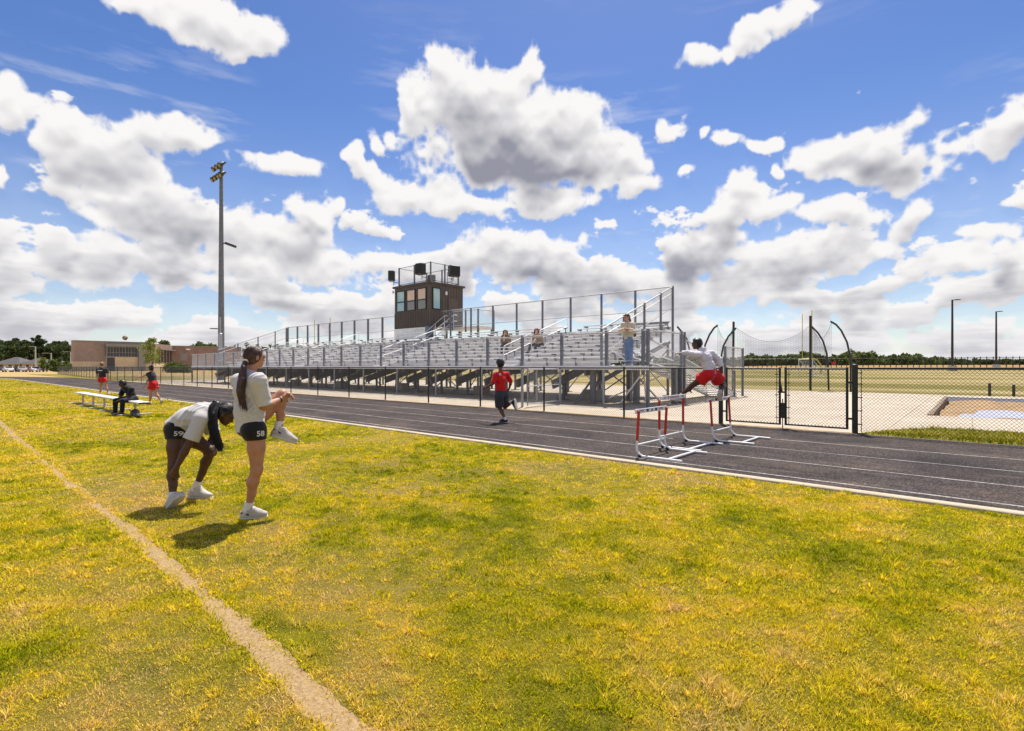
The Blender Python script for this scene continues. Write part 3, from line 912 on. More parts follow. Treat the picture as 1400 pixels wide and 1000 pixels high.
# aisle half steps and handrails
for a in AIS:
    mb = MB()
    for k in range(NR - 1):
        y = Y0 + TD * k; z = DK + TR * k
        mb.bbox(a - .60, a + .60, y + .33, y + .645, z + .002, z + TR / 2, .006)
    mb.build('aisle_steps', M['alu'], st)
    for (k0, k1) in ((.3, 3.6), (4.6, 8.6)):
        y0_, y1_ = Y0 + TD * k0, Y0 + TD * k1; za, zb = DK + TR * k0, DK + TR * k1
        mb = MB()
        mb.tube([(a, y0_, za - .1), (a, y0_, za + .88), (a, y0_ + .08, za + .97), (a, y1_ - .08, zb + .97), (a, y1_, zb + .88), (a, y1_, zb - .1)], .022, 8)
        mb.tube([(a, y0_, za + .5), (a, y1_, zb + .5)], .02, 8)
        mb.build('handrail', M['alu'], st, smooth=True)


def guard(pts, zs, h, posts, pw=.085, pmat='galvpost', below=None, mid=True, name='guardrail'):
    """guard rail along a polyline: top rail, mid rail, fabric, posts at given points"""
    mb = MB()
    mb.tube([(x, y, z + h) for (x, y), z in zip(pts, zs)], .032, 8)
    mb.tube([(x, y, z + .10) for (x, y), z in zip(pts, zs)], .020, 8)
    g = mb.build(name, M['rail'], st, smooth=True)
    for i in range(len(pts) - 1):
        chain('wire_mesh', pts[i], pts[i + 1], zs[i] + .1, zs[i] + h, M['wire'], g, r=.0023, pitch=.08, zb0=zs[i + 1] + .1, zb1=zs[i + 1] + h)
    for (x, y, z0, z1) in posts:
        mb = MB(); mb.bbox(x - pw / 2, x + pw / 2, y - pw / 2, y + pw / 2, z0, z1, .008)
        mb.build('guard_post', M[pmat], g)
    return g


GX = [-10.6 - 2.13 * k for k in range(22)]
guard([(-57.0, YF + .02), (XR + 2.75, YF + .02)], [DK - .05, DK + .12], 1.20, [(x, YF + .05, DK - .25, DK + 1.22 + .17 * (x + 57) / 48) for x in GX] +
      [(-57.0, YF + .05, .0, DK + 1.27), (-8.87, YF + .05, .0, DK + 1.38), (-9.06, YF + .05, DK - .3, DK + 1.38)], pw=.11)
# silver support posts under the front edge
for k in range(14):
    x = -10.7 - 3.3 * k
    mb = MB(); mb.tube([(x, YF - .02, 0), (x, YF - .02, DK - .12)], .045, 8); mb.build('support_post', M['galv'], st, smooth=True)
# back rail, with a gap for the press box
zt = DK + TR * (NR - 1)
zbk = zt + .95
BX = [XR - 2.13 * k for k in range(21)]
hb = 5.62 - zbk
guard([(-29.6, YB), (XR, YB)], [zbk, zbk], hb, [(x, YB, zt - .6 if x < XR - 1 else 0, 5.64) for x in BX if x > -29.5], pw=.10)
guard([(-54.5, YB), (-34.4, YB)], [zbk, zbk], hb, [(x, YB, zt - .6, 5.64) for x in BX if x < -34.5] + [(-54.5, YB, 0, 5.64)], pw=.14)
# sloping end rails
def sidez(t): return 3.05 + (5.62 - 3.05) * t
for xs2, nm in ((XR, 0), (XL - .6, 1)):
    ya, yb = Y0 - .1, YB
    g = guard([(xs2, ya), (xs2, yb)], [sidez(0) - 1.15, sidez(1) - 1.15], 1.15,
              [(xs2, ya + (yb - ya) * t, DK + TR * NR * t - .5, sidez(t) + .05) for t in (0, .27, .55, .80, 1)], pw=.09)
    mb = MB(); mb.tube([(xs2 - .03, ya, sidez(0) - .32), (xs2 - .03, yb, sidez(1) - .32)], .022, 8); mb.build('handrail', M['alu'], st)
    # wide end panel under the last bench
    mb = MB(); mb.tube([(xs2 - .2, YB - .35, zt + .30), (xs2 - 3.0, YB - .35, zt + .30)], .10, 10); mb.build('end_tube', M['galv'], st, smooth=True)
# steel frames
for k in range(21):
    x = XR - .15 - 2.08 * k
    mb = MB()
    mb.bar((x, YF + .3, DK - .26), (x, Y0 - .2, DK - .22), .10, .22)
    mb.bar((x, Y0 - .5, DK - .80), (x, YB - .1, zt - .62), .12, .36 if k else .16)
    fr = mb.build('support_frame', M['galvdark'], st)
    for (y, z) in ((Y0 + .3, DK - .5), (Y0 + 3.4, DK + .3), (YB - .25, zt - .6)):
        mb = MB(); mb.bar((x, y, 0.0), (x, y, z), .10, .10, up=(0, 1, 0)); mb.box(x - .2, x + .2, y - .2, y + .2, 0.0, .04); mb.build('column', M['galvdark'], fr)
for k in range(0, 20, 2):
    x = XR - .15 - 2.08 * k
    for y, z in ((Y0 + 3.4, 1.5), (YB - .25, 2.4)):
        mb = MB(); mb.bar((x, y, .2), (x - 2.08, y, z), .05, .05); mb.build('cross_brace', M['galv'], st)
        mb = MB(); mb.bar((x - 2.08, y + .07, .2), (x, y + .07, z), .05, .05); mb.build('cross_brace', M['galv'], st)
for k in range(6):
    x = -13 - 7.1 * k
    mb = MB(); mb.box(x - .35, x + .35, Y0 + 1.1, Y0 + 1.7, 0, .45); mb.build('footing', M['concrete'], st)
# right hand landing with knee braces, and the ramp going down behind it
mb = MB(); mb.box(-11.2, -8.95, Y0 - .02, 20.75, DK - .05, DK); mb.build('landing', M['alu'], st)
guard([(-8.87, YF + .05), (-8.87, 20.7)], [DK, DK], 1.34, [(-8.87, 20.45, 0, DK + 1.42), (-8.87, 20.75, 0, DK + 1.42)], pw=.11)
for (x, y) in ((-11.4, YF + .35), (-10.0, YF + 1.3), (-9.0, YF + 2.6), (-9.0, 20.7), (-11.3, 20.6)):
    mb = MB(); mb.bbox(x - .10, x + .10, y - .10, y + .10, 0, DK - .06, .01); mb.build('landing_post', M['galvdark'], st)
mb = MB(); mb.bar((-11.9, YF - .2, .03), (-11.3, YF + .6, DK - .15), .14, .05); mb.build('knee_brace', M['galvdark'], st)
for a, b in (((-11.3, 18.9, .2), (-9.1, 20.6, DK - .1)), ((-9.1, 18.9, .2), (-11.2, 20.6, DK - .1)), ((-10.2, 17.9, .1), (-9.3, 18.2, DK - .1)), ((-9.0, 17.7, .1), (-9.6, 18.6, DK - .1))):
    mb = MB(); mb.bar(a, b, .05, .05); mb.build('cross_brace', M['alu'], st)
mb = MB()
nst = 12
for i in range(nst):
    y = 20.8 + i * .52; z = DK - (i + 1) * DK / (nst + 1)
    mb.box(-10.25, -8.98, y, y + .50, z - .045, z)
mb.build('stair_treads', M['alu'], st)
mb = MB()
for x in (-10.3, -8.93):
    mb = MB(); mb.bar((x, 20.75, DK - .08), (x, 27.2, .04), .06, .24); mb.build('stringer', M['alu'], st)
for x in (-10.3, -8.87):
    guard([(x, 20.8), (x, 26.9)], [DK - .02, .12], 1.15, [(x, 20.8 + 2.0 * i, DK - (DK - .12) * i / 3 - .1, DK + 1.2 - (DK - .1) * i / 3) for i in range(1, 4)], pw=.07)
guard([(-8.7, 25.0), (-8.87, 28.0)], [1.28, 1.28], 1.15, [(-8.7, 25.0, 0, 2.46), (-8.87, 28.0, 0, 2.46)], pw=.10)
# inner diagonals seen under the sloping end
for a, b in (((-11.4, 20.2, DK + 1.0), (-9.4, 20.9, DK + .25)), ((-11.4, 20.2, DK + .55), (-9.5, 20.9, DK - .1)), ((-11.55, 20.4, DK), (-11.55, 22.9, DK + 1.0)), ((-11.55, 19.0, DK + .9), (-11.55, 21.4, DK + .05))):
    mb = MB(); mb.bar(a, b, .05, .05); mb.build('end_brace', M['alu'], st)
# small galvanised yard gate leaf and its posts, between fence and walkway
yg = empty('yard_gate', (-12.9, 14.35, 0), 'small galvanised chain-link gate standing behind the black fence, right of the red-shirted runner', 'gate')
g0, g1 = ground(714, 557), ground(766, 552)
mb = MB(); mb.tube([g0, g0 + UP * 1.45], .05, 8)
mb.tube([g0 + Vector((.16, .12, .05)), g0 + Vector((.16, .12, 1.42))], .024, 8); mb.tube([g1 + UP * .0, g1 + UP * 1.44], .05, 8)
mb.build('gate_frame', M['galv'], yg, smooth=True)
mb = MB()
a = g0 + Vector((.16, .12, 0)); b = g1 - (g1 - g0).normalized() * .1
for z in (.12, .78, 1.4): mb.tube([a + UP * z, b + UP * z], .022, 8)
mb.build('gate_rail', M['alu'], yg, smooth=True)
chain('wire_mesh', (a.x, a.y), (b.x, b.y), .12, 1.4, M['wire'], yg, r=.002)

# ------------------------------------------------------------------ press box
M['brown'] = pm('brown_metal_cladding', (.105, .080, .064), .55, .1, .12, 2)
M['brown2'] = pm('dark_brown_trim', (.070, .052, .042), .5, .1, .1, 2)
M['doorgrey'] = pm('brown_door', (.11, .085, .07), .55, .1, .08, 2)
def glass(name, col, rough=.04):
    m, nt, N, L, B = newmat(name)
    B.inputs['Base Color'].default_value = (*col, 1); B.inputs['Roughness'].default_value = rough
    B.inputs['Specular IOR Level'].default_value = 1.0; B.inputs['Metallic'].default_value = .25
    B.inputs['Coat Weight'].default_value = .6; B.inputs['Coat Roughness'].default_value = .02
    return m
M['glass_dark'] = glass('dark_glass', (.24, .19, .14))
M['glass_reflection'] = glass('glass_warm_reflection', (.80, .50, .30))  # orange reflection in the upper panes, painted as glass colour
M['glass_teal'] = glass('teal_glass', (.34, .48, .46))
BX0, BX1, BY0, BY1, BZ0, BZ1 = -34.2, -29.9, 24.8, 28.1, 4.45, 7.62
pb = empty('press_box', ((BX0 + BX1) / 2, BY0, BZ0), 'brown metal-clad press box with sliding windows on top of the bleachers', 'press box')
mb = MB(); mb.box(BX0, BX1, BY0, BY1, BZ0, BZ1)
x = BX0
while x < BX1:          # standing seams
    mb.box(x, x + .05, BY0 - .03, BY0 - .001, BZ0 + .02, BZ0 + 1.22); x += .215
y = BY0 + .1
while y < BY1:
    mb.box(BX1 + .001, BX1 + .025, y, y + .045, BZ0 + .02, BZ1 - .05); y += .28
mb.build('wall', M['brown'], pb)
mb = MB(); mb.bbox(BX0 - .14, BX1 + .14, BY0 - .14, BY1 + .14, BZ1, BZ1 + .16, .02); rf = mb.build('roof', M['brown2'], pb)
cols = [(BX0 + .28, 1.05, 'glass_teal', 'glass_teal'), (BX0 + 1.55, 1.05, 'glass_reflection', 'glass_dark'), (BX0 + 2.85, 1.05, 'glass_reflection', 'glass_dark')]
for (x, w, up_, lo) in cols:
    z0, zm, z1 = BZ0 + 1.30, BZ0 + 2.05, BZ0 + 2.92
    mb = MB()
    for (a, b, c, d) in ((x, x + w, z0, z0 + .06), (x, x + w, z1 - .06, z1), (x, x + w, zm - .04, zm + .04)): mb.box(a, b, BY0 - .06, BY0 - .002, c, d)
    for (a, b) in ((x, x + .06), (x + w - .06, x + w)): mb.box(a, b, BY0 - .063, BY0 - .002, z0 - .002, z1 + .002)
    wn = mb.build('window', M['black'], pb)
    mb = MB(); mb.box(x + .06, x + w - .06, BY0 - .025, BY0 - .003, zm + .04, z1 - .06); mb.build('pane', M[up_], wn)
    mb = MB(); mb.box(x + .06, x + w - .06, BY0 - .025, BY0 - .003, z0 + .06, zm - .04); mb.build('pane', M[lo], wn)
mb = MB(); y0_, y1_ = BY0 + .22, BY0 + 1.02; z0, z1 = BZ0 + 1.30, BZ0 + 2.92
mb.box(BX1 + .002, BX1 + .06, y0_, y1_, z0, z0 + .07); mb.box(BX1 + .002, BX1 + .06, y0_, y1_, z1 - .07, z1)
mb.box(BX1 + .002, BX1 + .063, y0_, y0_ + .07, z0 - .002, z1 + .002); mb.box(BX1 + .002, BX1 + .063, y1_ - .07, y1_, z0 - .002, z1 + .002)
wn = mb.build('window', M['black'], pb)
mb = MB(); mb.box(BX1 + .003, BX1 + .03, y0_ + .07, y1_ - .07, z0 + .07, z1 - .07); mb.build('pane', M['glass_teal'], wn)
mb = MB(); mb.box(BX1 + .027, BX1 + .06, BY0 + 1.75, BY0 + 2.75, BZ0 + .05, BZ0 + 2.25); dr = mb.build('door', M['doorgrey'], pb)
mb = MB(); mb.ball((BX1 + .09, BY0 + 1.85, BZ0 + 1.05), .04); mb.build('door_handle', M['alu'], dr)
mb = MB(); mb.bbox(BX1 + .03, BX1 + .16, BY0 + 1.42, BY0 + 1.58, BZ0 + 2.45, BZ0 + 2.72, .02); mb.build('wall_lamp', M['white_plastic'], pb)
mb = MB(); mb.ball((BX0 - .1, BY0 - .08, BZ1 - .25), .09, .09, .13); mb.build('camera_dome', M['white_plastic'], pb, smooth=True)
# railing on the roof
RZ = BZ1 + .16
rx0, rx1, ry0, ry1 = BX0 + .5, BX1 + .02, BY0 + .05, BY1 - .5
mb = MB()
cor = [(rx0, ry0), (rx1, ry0), (rx1, ry1), (rx0, ry1), (rx0, ry0)]
for h in (1.40, .10): mb.tube([(x, y, RZ + h) for x, y in cor], .02, 6)
rr = mb.build('roof_railing', M['black'], pb)
for i in range(4):
    chain('wire_mesh', cor[i], cor[i + 1], RZ + .1, RZ + 1.4, M['wire'], rr, r=.0015, pitch=.085)
for (x, y) in cor[:4] + [((rx0 + rx1) / 2, ry0), ((rx0 + rx1) / 2, ry1), (rx1, (ry0 + ry1) / 2)]:
    mb = MB(); mb.box(x - .045, x + .045, y - .045, y + .045, RZ, RZ + 1.44); mb.build('railing_post', M['galvdark'], rr)
mb = MB()
for x in (rx1 - 1.0, rx1 - .45): mb.tube([(x, ry1 - .25, RZ - .1), (x, ry1 - .25, RZ + 1.1)], .025, 6)
for i in range(5): mb.tube([(rx1 - 1.0, ry1 - .25, RZ + .1 + i * .24), (rx1 - .45, ry1 - .25, RZ + .1 + i * .24)], .02, 6)
mb.build('roof_ladder', M['galvdark'], pb)
# aluminium skirt in front and below
mb = MB()
for i in range(4): mb.bbox(BX0, BX1 - .3, BY0 - .06 + .0, BY0 - .02, BZ0 - .80 + i * .2, BZ0 - .615 + i * .2, .006)
mb.build('plank_skirt', M['alu'], pb)
for x in (BX0 + .15, BX1 - .15):
    for y in (BY0 + .15, BY1 - .15):
        mb = MB(); mb.box(x - .1, x + .1, y - .1, y + .1, 0, BZ0); mb.build('support_leg', M['galvdark'], pb)
M['skybox_blue'] = pm('blue_grey_panel', (.13, .16, .21), .5, .2, .1, 3)
mb = MB(); mb.box(BX1 - .25, BX1 + .12, BY0 - .25, BY0 + .25, BZ0 - .85, BZ0 + .02); mb.build('stair_block', M['skybox_blue'], pb)

# landing at the press box door with its steps and rails (fixed to the stand)
LX0, LX1, LY0, LY1, LZ = BX1 + .15, -26.2, BY0 + 1.3, BY0 + 2.9, BZ0 - .05
mb = MB(); mb.box(LX0, LX1, LY0, LY1, LZ - .2, LZ); mb.build('press_landing', M['alu'], st)
for (x, y) in ((LX0 + .1, LY0 + .1), (LX1 - .1, LY0 + .1), (LX1 - .1, LY1 - .1)):
    mb = MB(); mb.box(x - .06, x + .06, y - .06, y + .06, 0, LZ - .2); mb.build('landing_post', M['galvdark'], st)
guard([(LX0 + .9, LY0), (LX1, LY0), (LX1, LY1)], [LZ, LZ, LZ], 1.15, [(LX0 + .9, LY0, LZ - .2, LZ + 1.2), ((LX0 + LX1) / 2 + .5, LY0, LZ - .4, LZ + 1.2), (LX1, LY0, LZ - .6, LZ + 1.2), (LX1, LY1, LZ - .6, LZ + 1.2)], pw=.10)
mb = MB()
n = 5; ya, yb = BY0 - .35, LY0; za = DK + TR * 8.2
for i in range(n):
    y = ya + (yb - ya) * i / n; z = za + (LZ - za) * (i + 1) / (n + 1)
    mb.box(LX0, LX0 + .95, y, y + .30, z - .04, z)
mb.build('press_steps', M['alu'], st)
for x in (LX0 - .02, LX0 + .97):
    mb = MB()
    for h in (.95, .5):
        mb.tube([(x, ya - .15, za + h - .15), (x, yb, LZ + h - .02), (x, yb + .35, LZ + h - .02)], .024, 8)
    for t in (0, .5, 1): mb.tube([(x, ya - .15 + (yb - ya + .15) * t, za - .3 + (LZ - za) * t), (x, ya - .15 + (yb - ya + .15) * t, za + .82 + (LZ - za + .1) * t)], .024, 8)
    mb.build('handrail', M['alu'], st, smooth=True)


def speaker(c, yaw, label, mat, w=.56, h=.62, dp=.5):
    sp = empty('loudspeaker', (c[0], c[1], c[2]), label, 'loudspeaker', 'loudspeakers on the press box')
    m4 = Matrix.Translation(Vector(c)) @ Matrix.Rotation(yaw, 4, 'Z')
    mb = MB(); mb.bbox(-w / 2, w / 2, -dp / 2, dp / 2, -h / 2, h / 2, .05); mb.xf(m4).build('cabinet', mat, sp)
    mb = MB(); mb.bbox(-w / 2 + .05, w / 2 - .05, -dp / 2 - .012, -dp / 2 - .001, -h / 2 + .05, h / 2 - .05, .004); mb.xf(m4).build('grille', M['rubber'], sp)
    mb = MB(); mb.tube([(0, dp / 2 - .1, -h / 2 - .32), (0, dp / 2 - .1, -h / 2 + .02)], .03, 6); mb.bar((0, dp / 2 - .1, -h / 2 - .12), (0, dp / 2 + .3, -h / 2 - .12), .05, .05)
    mb.xf(m4).build('bracket', M['galvdark'], sp)
    return sp


speaker((rx0 - .62, ry0 - .25, RZ + .85), R(-40), 'black loudspeaker overhanging the left corner of the press box roof', M['black'], .7, .8)
speaker((rx1 - .95, ry0 - .18, RZ + .98), R(8), 'black loudspeaker at the middle of the press box, left of its near corner post', M['black'], .72, .84)
speaker((rx1 + .2, ry1 - .62, RZ + 1.0), R(75), 'black square loudspeaker hung on the right side of the press box railing', M['black'], .85, .85)
M['spk_grey'] = pm('weathered_grey_speaker', (.22, .20, .18), .7)
speaker((rx0 + .75, ry1 - .1, RZ + .8), R(-20), 'grey speaker box at the back of the press box roof, behind the railing', M['spk_grey'], .6, .75)
# ------------------------------------------------------------------ hurdles
def hurdle(x, ya, yb, h, lean, front, label):
    hd = empty('hurdle', (x, (ya + yb) / 2, .012), label, 'hurdle', 'hurdles on the track')
    z0 = .035
    for y, s in ((ya, 1), (yb, -1)):
        mb = MB()
        tip = (x + lean, y, h - .03)
        def up(t): return (x + lean * t, y, .012 + t * (h - .042))
        mb.tube([up(.40), up(.15), (x + .01, y, .13), (x + .05, y, .07), (x + .12, y, z0), (x + .78, y, z0)], .019, 10)
        mb.build('base_leg', M['white_paint'], hd, smooth=True)
        mb = MB(); mb.tube([up(.36), up(1.0)], .023, 10); mb.build('upright', M['red_paint'], hd, smooth=True)
        mb = MB(); mb.ball((x + .06, y, .035), .035, .03, .026, 8, 6); mb.build('rubber_foot', M['rubber'], hd)
    mb = MB(); mb.tube([(x + .56, ya, z0 + .004), (x + .56, yb, z0 + .004)], .021, 10); mb.build('cross_tube', M['white_paint'], hd, smooth=True)
    mb = MB(); mb.tube([(x + lean * .1, ya, .21), (x + lean * .1, yb, .21)], .016, 8); mb.build('spreader_tube', M['white_paint'], hd, smooth=True)
    xb = x + lean + (.028 if front else -.028)
    mb = MB(); mb.bbox(xb - .009, xb + .009, ya - .07, yb + .05, h - .075, h, .004)
    bd = mb.build('board', M['white_plastic'], hd)
    xf = xb + .0105
    L_ = yb - ya
    def blk(y0, y1, z0_, z1, mat, name):
        mb = MB(); mb.box(xf - .0012, xf + .0012, ya + L_ * y0, ya + L_ * y1, h - .075 + .075 * z0_, h - .075 + .075 * z1); mb.build(name, M[mat], bd)
    def letters(y0, y1, n, mat, z0_=.22, z1=.78):
        mb = MB(); w = (y1 - y0) / n
        for i in range(n):
            a = y0 + w * i; r = random.Random(i * 7 + n)
            mb.box(xf - .0012, xf + .0012, ya + L_ * a, ya + L_ * (a + w * .28), h - .075 + .075 * z0_, h - .075 + .075 * z1)
            zz = r.choice((.30, .5, .68))
            mb.box(xf - .0013, xf + .0013, ya + L_ * (a + w * .2), ya + L_ * (a + w * .72), h - .075 + .075 * zz, h - .075 + .075 * (zz + .14))
        mb.build('lettering', M[mat], bd)
    if front:
        letters(.10, .20, 5, 'print_black', .35, .6)
        mb = MB(); cx, cz = ya + L_ * .29, h - .037
        mb.prism([(xf - .0012, cx - .035, cz + .024), (xf - .0012, cx + .035, cz + .024), (xf - .0012, cx + .012, cz - .002), (xf - .0012, cx + .01, cz - .026), (xf - .0012, cx - .012, cz - .02)], (0, 0, 0), (.0024, 0, 0))
        mb.build('emblem', M['print_red'], bd)
        letters(.36, .74, 9, 'print_red')
        letters(.84, .95, 5, 'print_black', .35, .6)
    else:
        letters(.07, .22, 6, 'print_black', .3, .62)
        blk(.30, .375, .2, .8, 'print_black', 'marking')
        mb = MB(); cx = ya + L_ * .49
        mb.bar((xf, cx - .03, h - .062), (xf, cx, h - .015), .0024, .012, up=(1, 0, 0)); mb.bar((xf, cx + .03, h - .062), (xf, cx, h - .015), .0024, .012, up=(1, 0, 0))
        mb.box(xf - .0012, xf + .0012, cx - .018, cx + .018, h - .05, h - .042)
        mb.build('emblem', M['print_black'], bd)
        blk(.60, .675, .2, .8, 'print_black', 'marking')
        letters(.74, .90, 6, 'print_black', .3, .62)
    return hd


hurdle(-4.15, 7.80, 8.84, .80, .045, False, 'lowest red and white hurdle, nearest the lawn edging')
hurdle(-4.32, 9.0, 10.05, .955, .0, True, 'tallest hurdle, with maroon lettering along its white board')
hurdle(-3.88, 10.46, 11.5, .86, -.05, False, 'hurdle furthest from the lawn, standing before the left gate post')

# ------------------------------------------------------------------ team bench with a bag under it
M['benchleg'] = pm('bench_leg_metal', (.50, .50, .51), .5, .3, .1, 4)
bn = empty('team_bench', (-23.2, 4.4, 0), 'long backless aluminium bench standing on the grass', 'bench')
mb = MB(); mb.bbox(-27.9, -18.35, 4.24, 4.38, .40, .45, .012); mb.bbox(-27.9, -18.35, 4.395, 4.54, .40, .45, .012); mb.build('seat', M['alu'], bn)
mb = MB(); mb.box(-18.347, -18.33, 4.25, 4.53, .395, .445); mb.build('end_cap', M['black'], bn)
for x in (-27.1, -25.2, -23.4, -21.9, -19.35):
    mb = MB(); mb.box(x - .025, x + .025, 4.36, 4.42, .05, .37); mb.box(x - .03, x + .03, 4.25, 4.53, .37, .398)
    mb.bbox(x - .04, x + .04, 3.95, 4.83, .012, .05, .006); mb.build('leg', M['benchleg'], bn)
M['bagfab'] = pm('black_nylon', (.015, .015, .018), .6, 0, .3, 10, .5, 20)
bg_ = empty('duffel_bag', (-18.7, 4.25, 0), 'black duffel bag slumped under the end of the long bench', 'bag')
mb = MB()
mb.tube([(-19.25, 4.32, .07), (-19.12, 4.3, .10), (-18.85, 4.28, .12), (-18.6, 4.24, .09), (-18.3, 4.2, .085), (-18.1, 4.18, .06)], [.03, .09, .115, .075, .08, .03], 14)
mb.build('bag_body', M['bagfab'], bg_, smooth=True)
mb = MB(); mb.tube([(-19.05, 4.2, .17), (-18.95, 4.14, .23), (-18.7, 4.14, .2), (-18.55, 4.18, .13)], .012, 6); mb.build('strap', M['rubber'], bg_)

# ------------------------------------------------------------------ stadium light pole
lt = empty('floodlight_pole', (-63, 22.3, 0), 'tall tapered steel floodlight pole with a lamp cluster, behind the far end of the bleachers', 'light pole')
mb = MB(); mb.tube([(-63, 22.3, 0), (-63, 22.3, 8), (-63, 22.3, 16), (-63, 22.3, 24.0)], [.36, .30, .235, .17], 14); mb.build('pole', M['galvdark'], lt, smooth=True)
M['lampglass'] = pm('lamp_reflector', (.30, .24, .10), .35, .3, .3, 9)
M['lampbody'] = pm('lamp_housing', (.06, .06, .05), .5, .3)
for z in (24.0, 22.9):
    mb = MB(); mb.box(-64.5, -61.7, 22.24, 22.36, z - .07, z + .07); ca = mb.build('crossarm', M['galvdark'], lt)
    for x in ((-64.3, -63.5, -62.6, -61.9) if z < 23.5 else (-64.0, -63.0, -62.1)):
        m4 = Matrix.Translation((x, 22.1, z - .12)) @ Matrix.Rotation(R(28), 4, 'X')
        mb = MB(); mb.tube([(0, .20, .12), (0, .10, .08), (0, -.2, -.02), (0, -.42, -.05)], [.09, .17, .27, .29], 12); fl = mb.xf(m4).build('floodlight', M['lampbody'], lt, smooth=True)
        mb = MB(); mb.tube([(0, -.421, -.05), (0, -.43, -.05)], .27, 12); mb.xf(m4).build('lamp_glass', M['lampglass'], fl)
mb = MB(); q = Vector((-63, 22.3, 15.3)); mb.tube([q, q + RT * .75], .07, 6); mb.bar(q + RT * .5, q + RT * 1.6 - UP * .4, .4, .26); mb.build('side_lamp', M['lampbody'], lt)
mb = MB(); mb.tube([(-63, 22.3, 5.7), (-63.9, 22.0, 5.75)], .05, 6); mb.bar((-63.6, 22.1, 5.75), (-64.5, 21.8, 5.8), .4, .1); mb.build('side_lamp', M['lampbody'], lt)
mb = MB(); mb.bbox(-62.75, -62.35, 21.9, 22.2, 3.4, 5.2, .03); mb.tube([(-62.55, 22.05, 5.2), (-62.55, 22.05, 7.0)], .08, 6); mb.build('control_box', M['galv'], lt)

# ------------------------------------------------------------------ throwing cage
cg = empty('throwing_cage', tuple(ground(1060, 533)), 'black goose-neck throwing cage poles hung with sagging dark netting', 'throwing cage')
def gz(p, y): return (p.x, p.y, y)
cd_ = 33.0
def cp(px, py, d=cd_): return at(px, py, d)
def goose(pxs, name='cage_pole', r=.055):
    mb = MB(); mb.tube([cp(*q) for q in pxs], r, 8); return mb.build(name, M['black'], cg, smooth=True)
goose([(1108, 534, 33), (1108, 432, 33)], r=.075)
goose([(1133, 534, 33), (1132, 498, 33), (1130, 482, 33), (1125, 466, 32.8), (1118, 455, 32.6), (1109, 446, 32.3)])
goose([(1163, 537, 31.5), (1163, 500, 31.5), (1162, 486, 31.5), (1158, 468, 31.3), (1150, 452, 31), (1143, 444, 30.8), (1136, 440, 30.6)])
goose([(1002, 534, 33), (1003, 440, 33)], r=.075)
goose([(985, 534, 33), (986, 488, 33), (989, 473, 32.8), (996, 460, 32.5), (1006, 449, 32)])
goose([(961, 536, 31.5), (962, 492, 31.5), (964, 472, 31.3), (970, 458, 31), (976, 449, 30.8), (981, 445, 30.6)])
goose([(944, 536, 31), (943, 480, 31), (939, 464, 31), (933, 455, 30.8), (926, 447, 30.6)])
M['net'] = pm('netting_cord', (.05, .05, .065), .8)
def net(a, b, sag, zb, na, nb, r, name='cage_net'):
    """cord net between two high points a and b hanging to height zb"""
    mb = MB()
    def top(t): p = a.lerp(b, t); return Vector((p.x, p.y, p.z - sag * 4 * t * (1 - t)))
    mb.tube([top(i / 16) for i in range(17)], r * 2.2, 5)
    for i in range(na + 1):
        q = top(i / na); mb.tube([q, Vector((q.x, q.y, zb))], r, 3)
    for j in range(1, nb):
        mb.tube([Vector((top(i / 12).x, top(i / 12).y, top(i / 12).z + (zb - top(i / 12).z) * j / nb)) for i in range(13)], r, 3)
    mb.build(name, M['net'], cg)
net(cp(1006, 448), cp(1107, 446), .95, .2, 46, 26, .0042)
net(cp(1108, 446), cp(1132, 490), -.15, .2, 14, 22, .0042)
net(cp(1109, 446), cp(1137, 441, 30.6), .85, 1.6, 12, 12, .0042)
net(cp(981, 446, 30.6), cp(1004, 449), .8, 1.6, 12, 12, .0042)
net(cp(986, 480), cp(1003, 446), .1, .2, 10, 22, .0042)

# ------------------------------------------------------------------ goals and field posts
M['yellow'] = pm('yellow_paint', (.62, .52, .06), .5)
def goalpost(base, a, b, zc, zt, label):
    g = empty('goal_post', tuple(base), label, 'goal post', 'football goal posts')
    mid = (a + b) / 2
    mb = MB()
    mb.tube([base, Vector((base.x, base.y, base.z + zc - 1.0)), base.lerp(mid, .25) + UP * (zc - .25), base.lerp(mid, .6) + UP * zc, mid + UP * zc], .12, 8); mb.build('gooseneck', M['yellow'], g, smooth=True)
    mb = MB(); mb.tube([a + UP * zc, b + UP * zc], .09, 8); mb.build('crossbar', M['yellow'], g, smooth=True)
    for p in (a, b):
        mb = MB(); mb.tube([p + UP * zc, p + UP * zt], .055, 6); mb.build('upright', M['yellow'], g, smooth=True)
def gp(px, d): p = at(px, 500, d); return Vector((p.x, p.y, rise(p.x, p.y)))
goalpost(gp(1122, 84), gp(1097, 87), gp(1110, 80), 2.4, 9.8, 'yellow goal post seen through the throwing cage')
goalpost(gp(448, 97), gp(430, 98), gp(451.5, 94), 3.05, 10.3, 'faint yellow goal post seen through the back rail of the bleachers')
sg = empty('soccer_goal', tuple(gp(1100, 72)), 'small white soccer goal beyond the throwing cage', 'goal')
a, b = gp(1092, 75), gp(1111, 68)
back = (b - a).normalized().cross(UP) * -1.6
mb = MB()
mb.tube([a, a + UP * 2.3, b + UP * 2.3, b], .06, 8); mb.tube([a + UP * 2.3, a + back], .03, 6); mb.tube([b + UP * 2.3, b + back], .03, 6); mb.tube([a + back, b + back], .03, 6)
mb.build('goal_frame', M['white_paint'], sg, smooth=True)
mb = MB()
for i in range(14):
    p = a.lerp(b, i / 13); mb.tube([p + UP * 2.3, p + back], .008, 3)
for j in range(1, 9):
    t = j / 9; mb.tube([a + UP * 2.3 * (1 - t) + back * t, b + UP * 2.3 * (1 - t) + back * t], .008, 3)
mb.build('goal_net', M['white_paint'], sg)

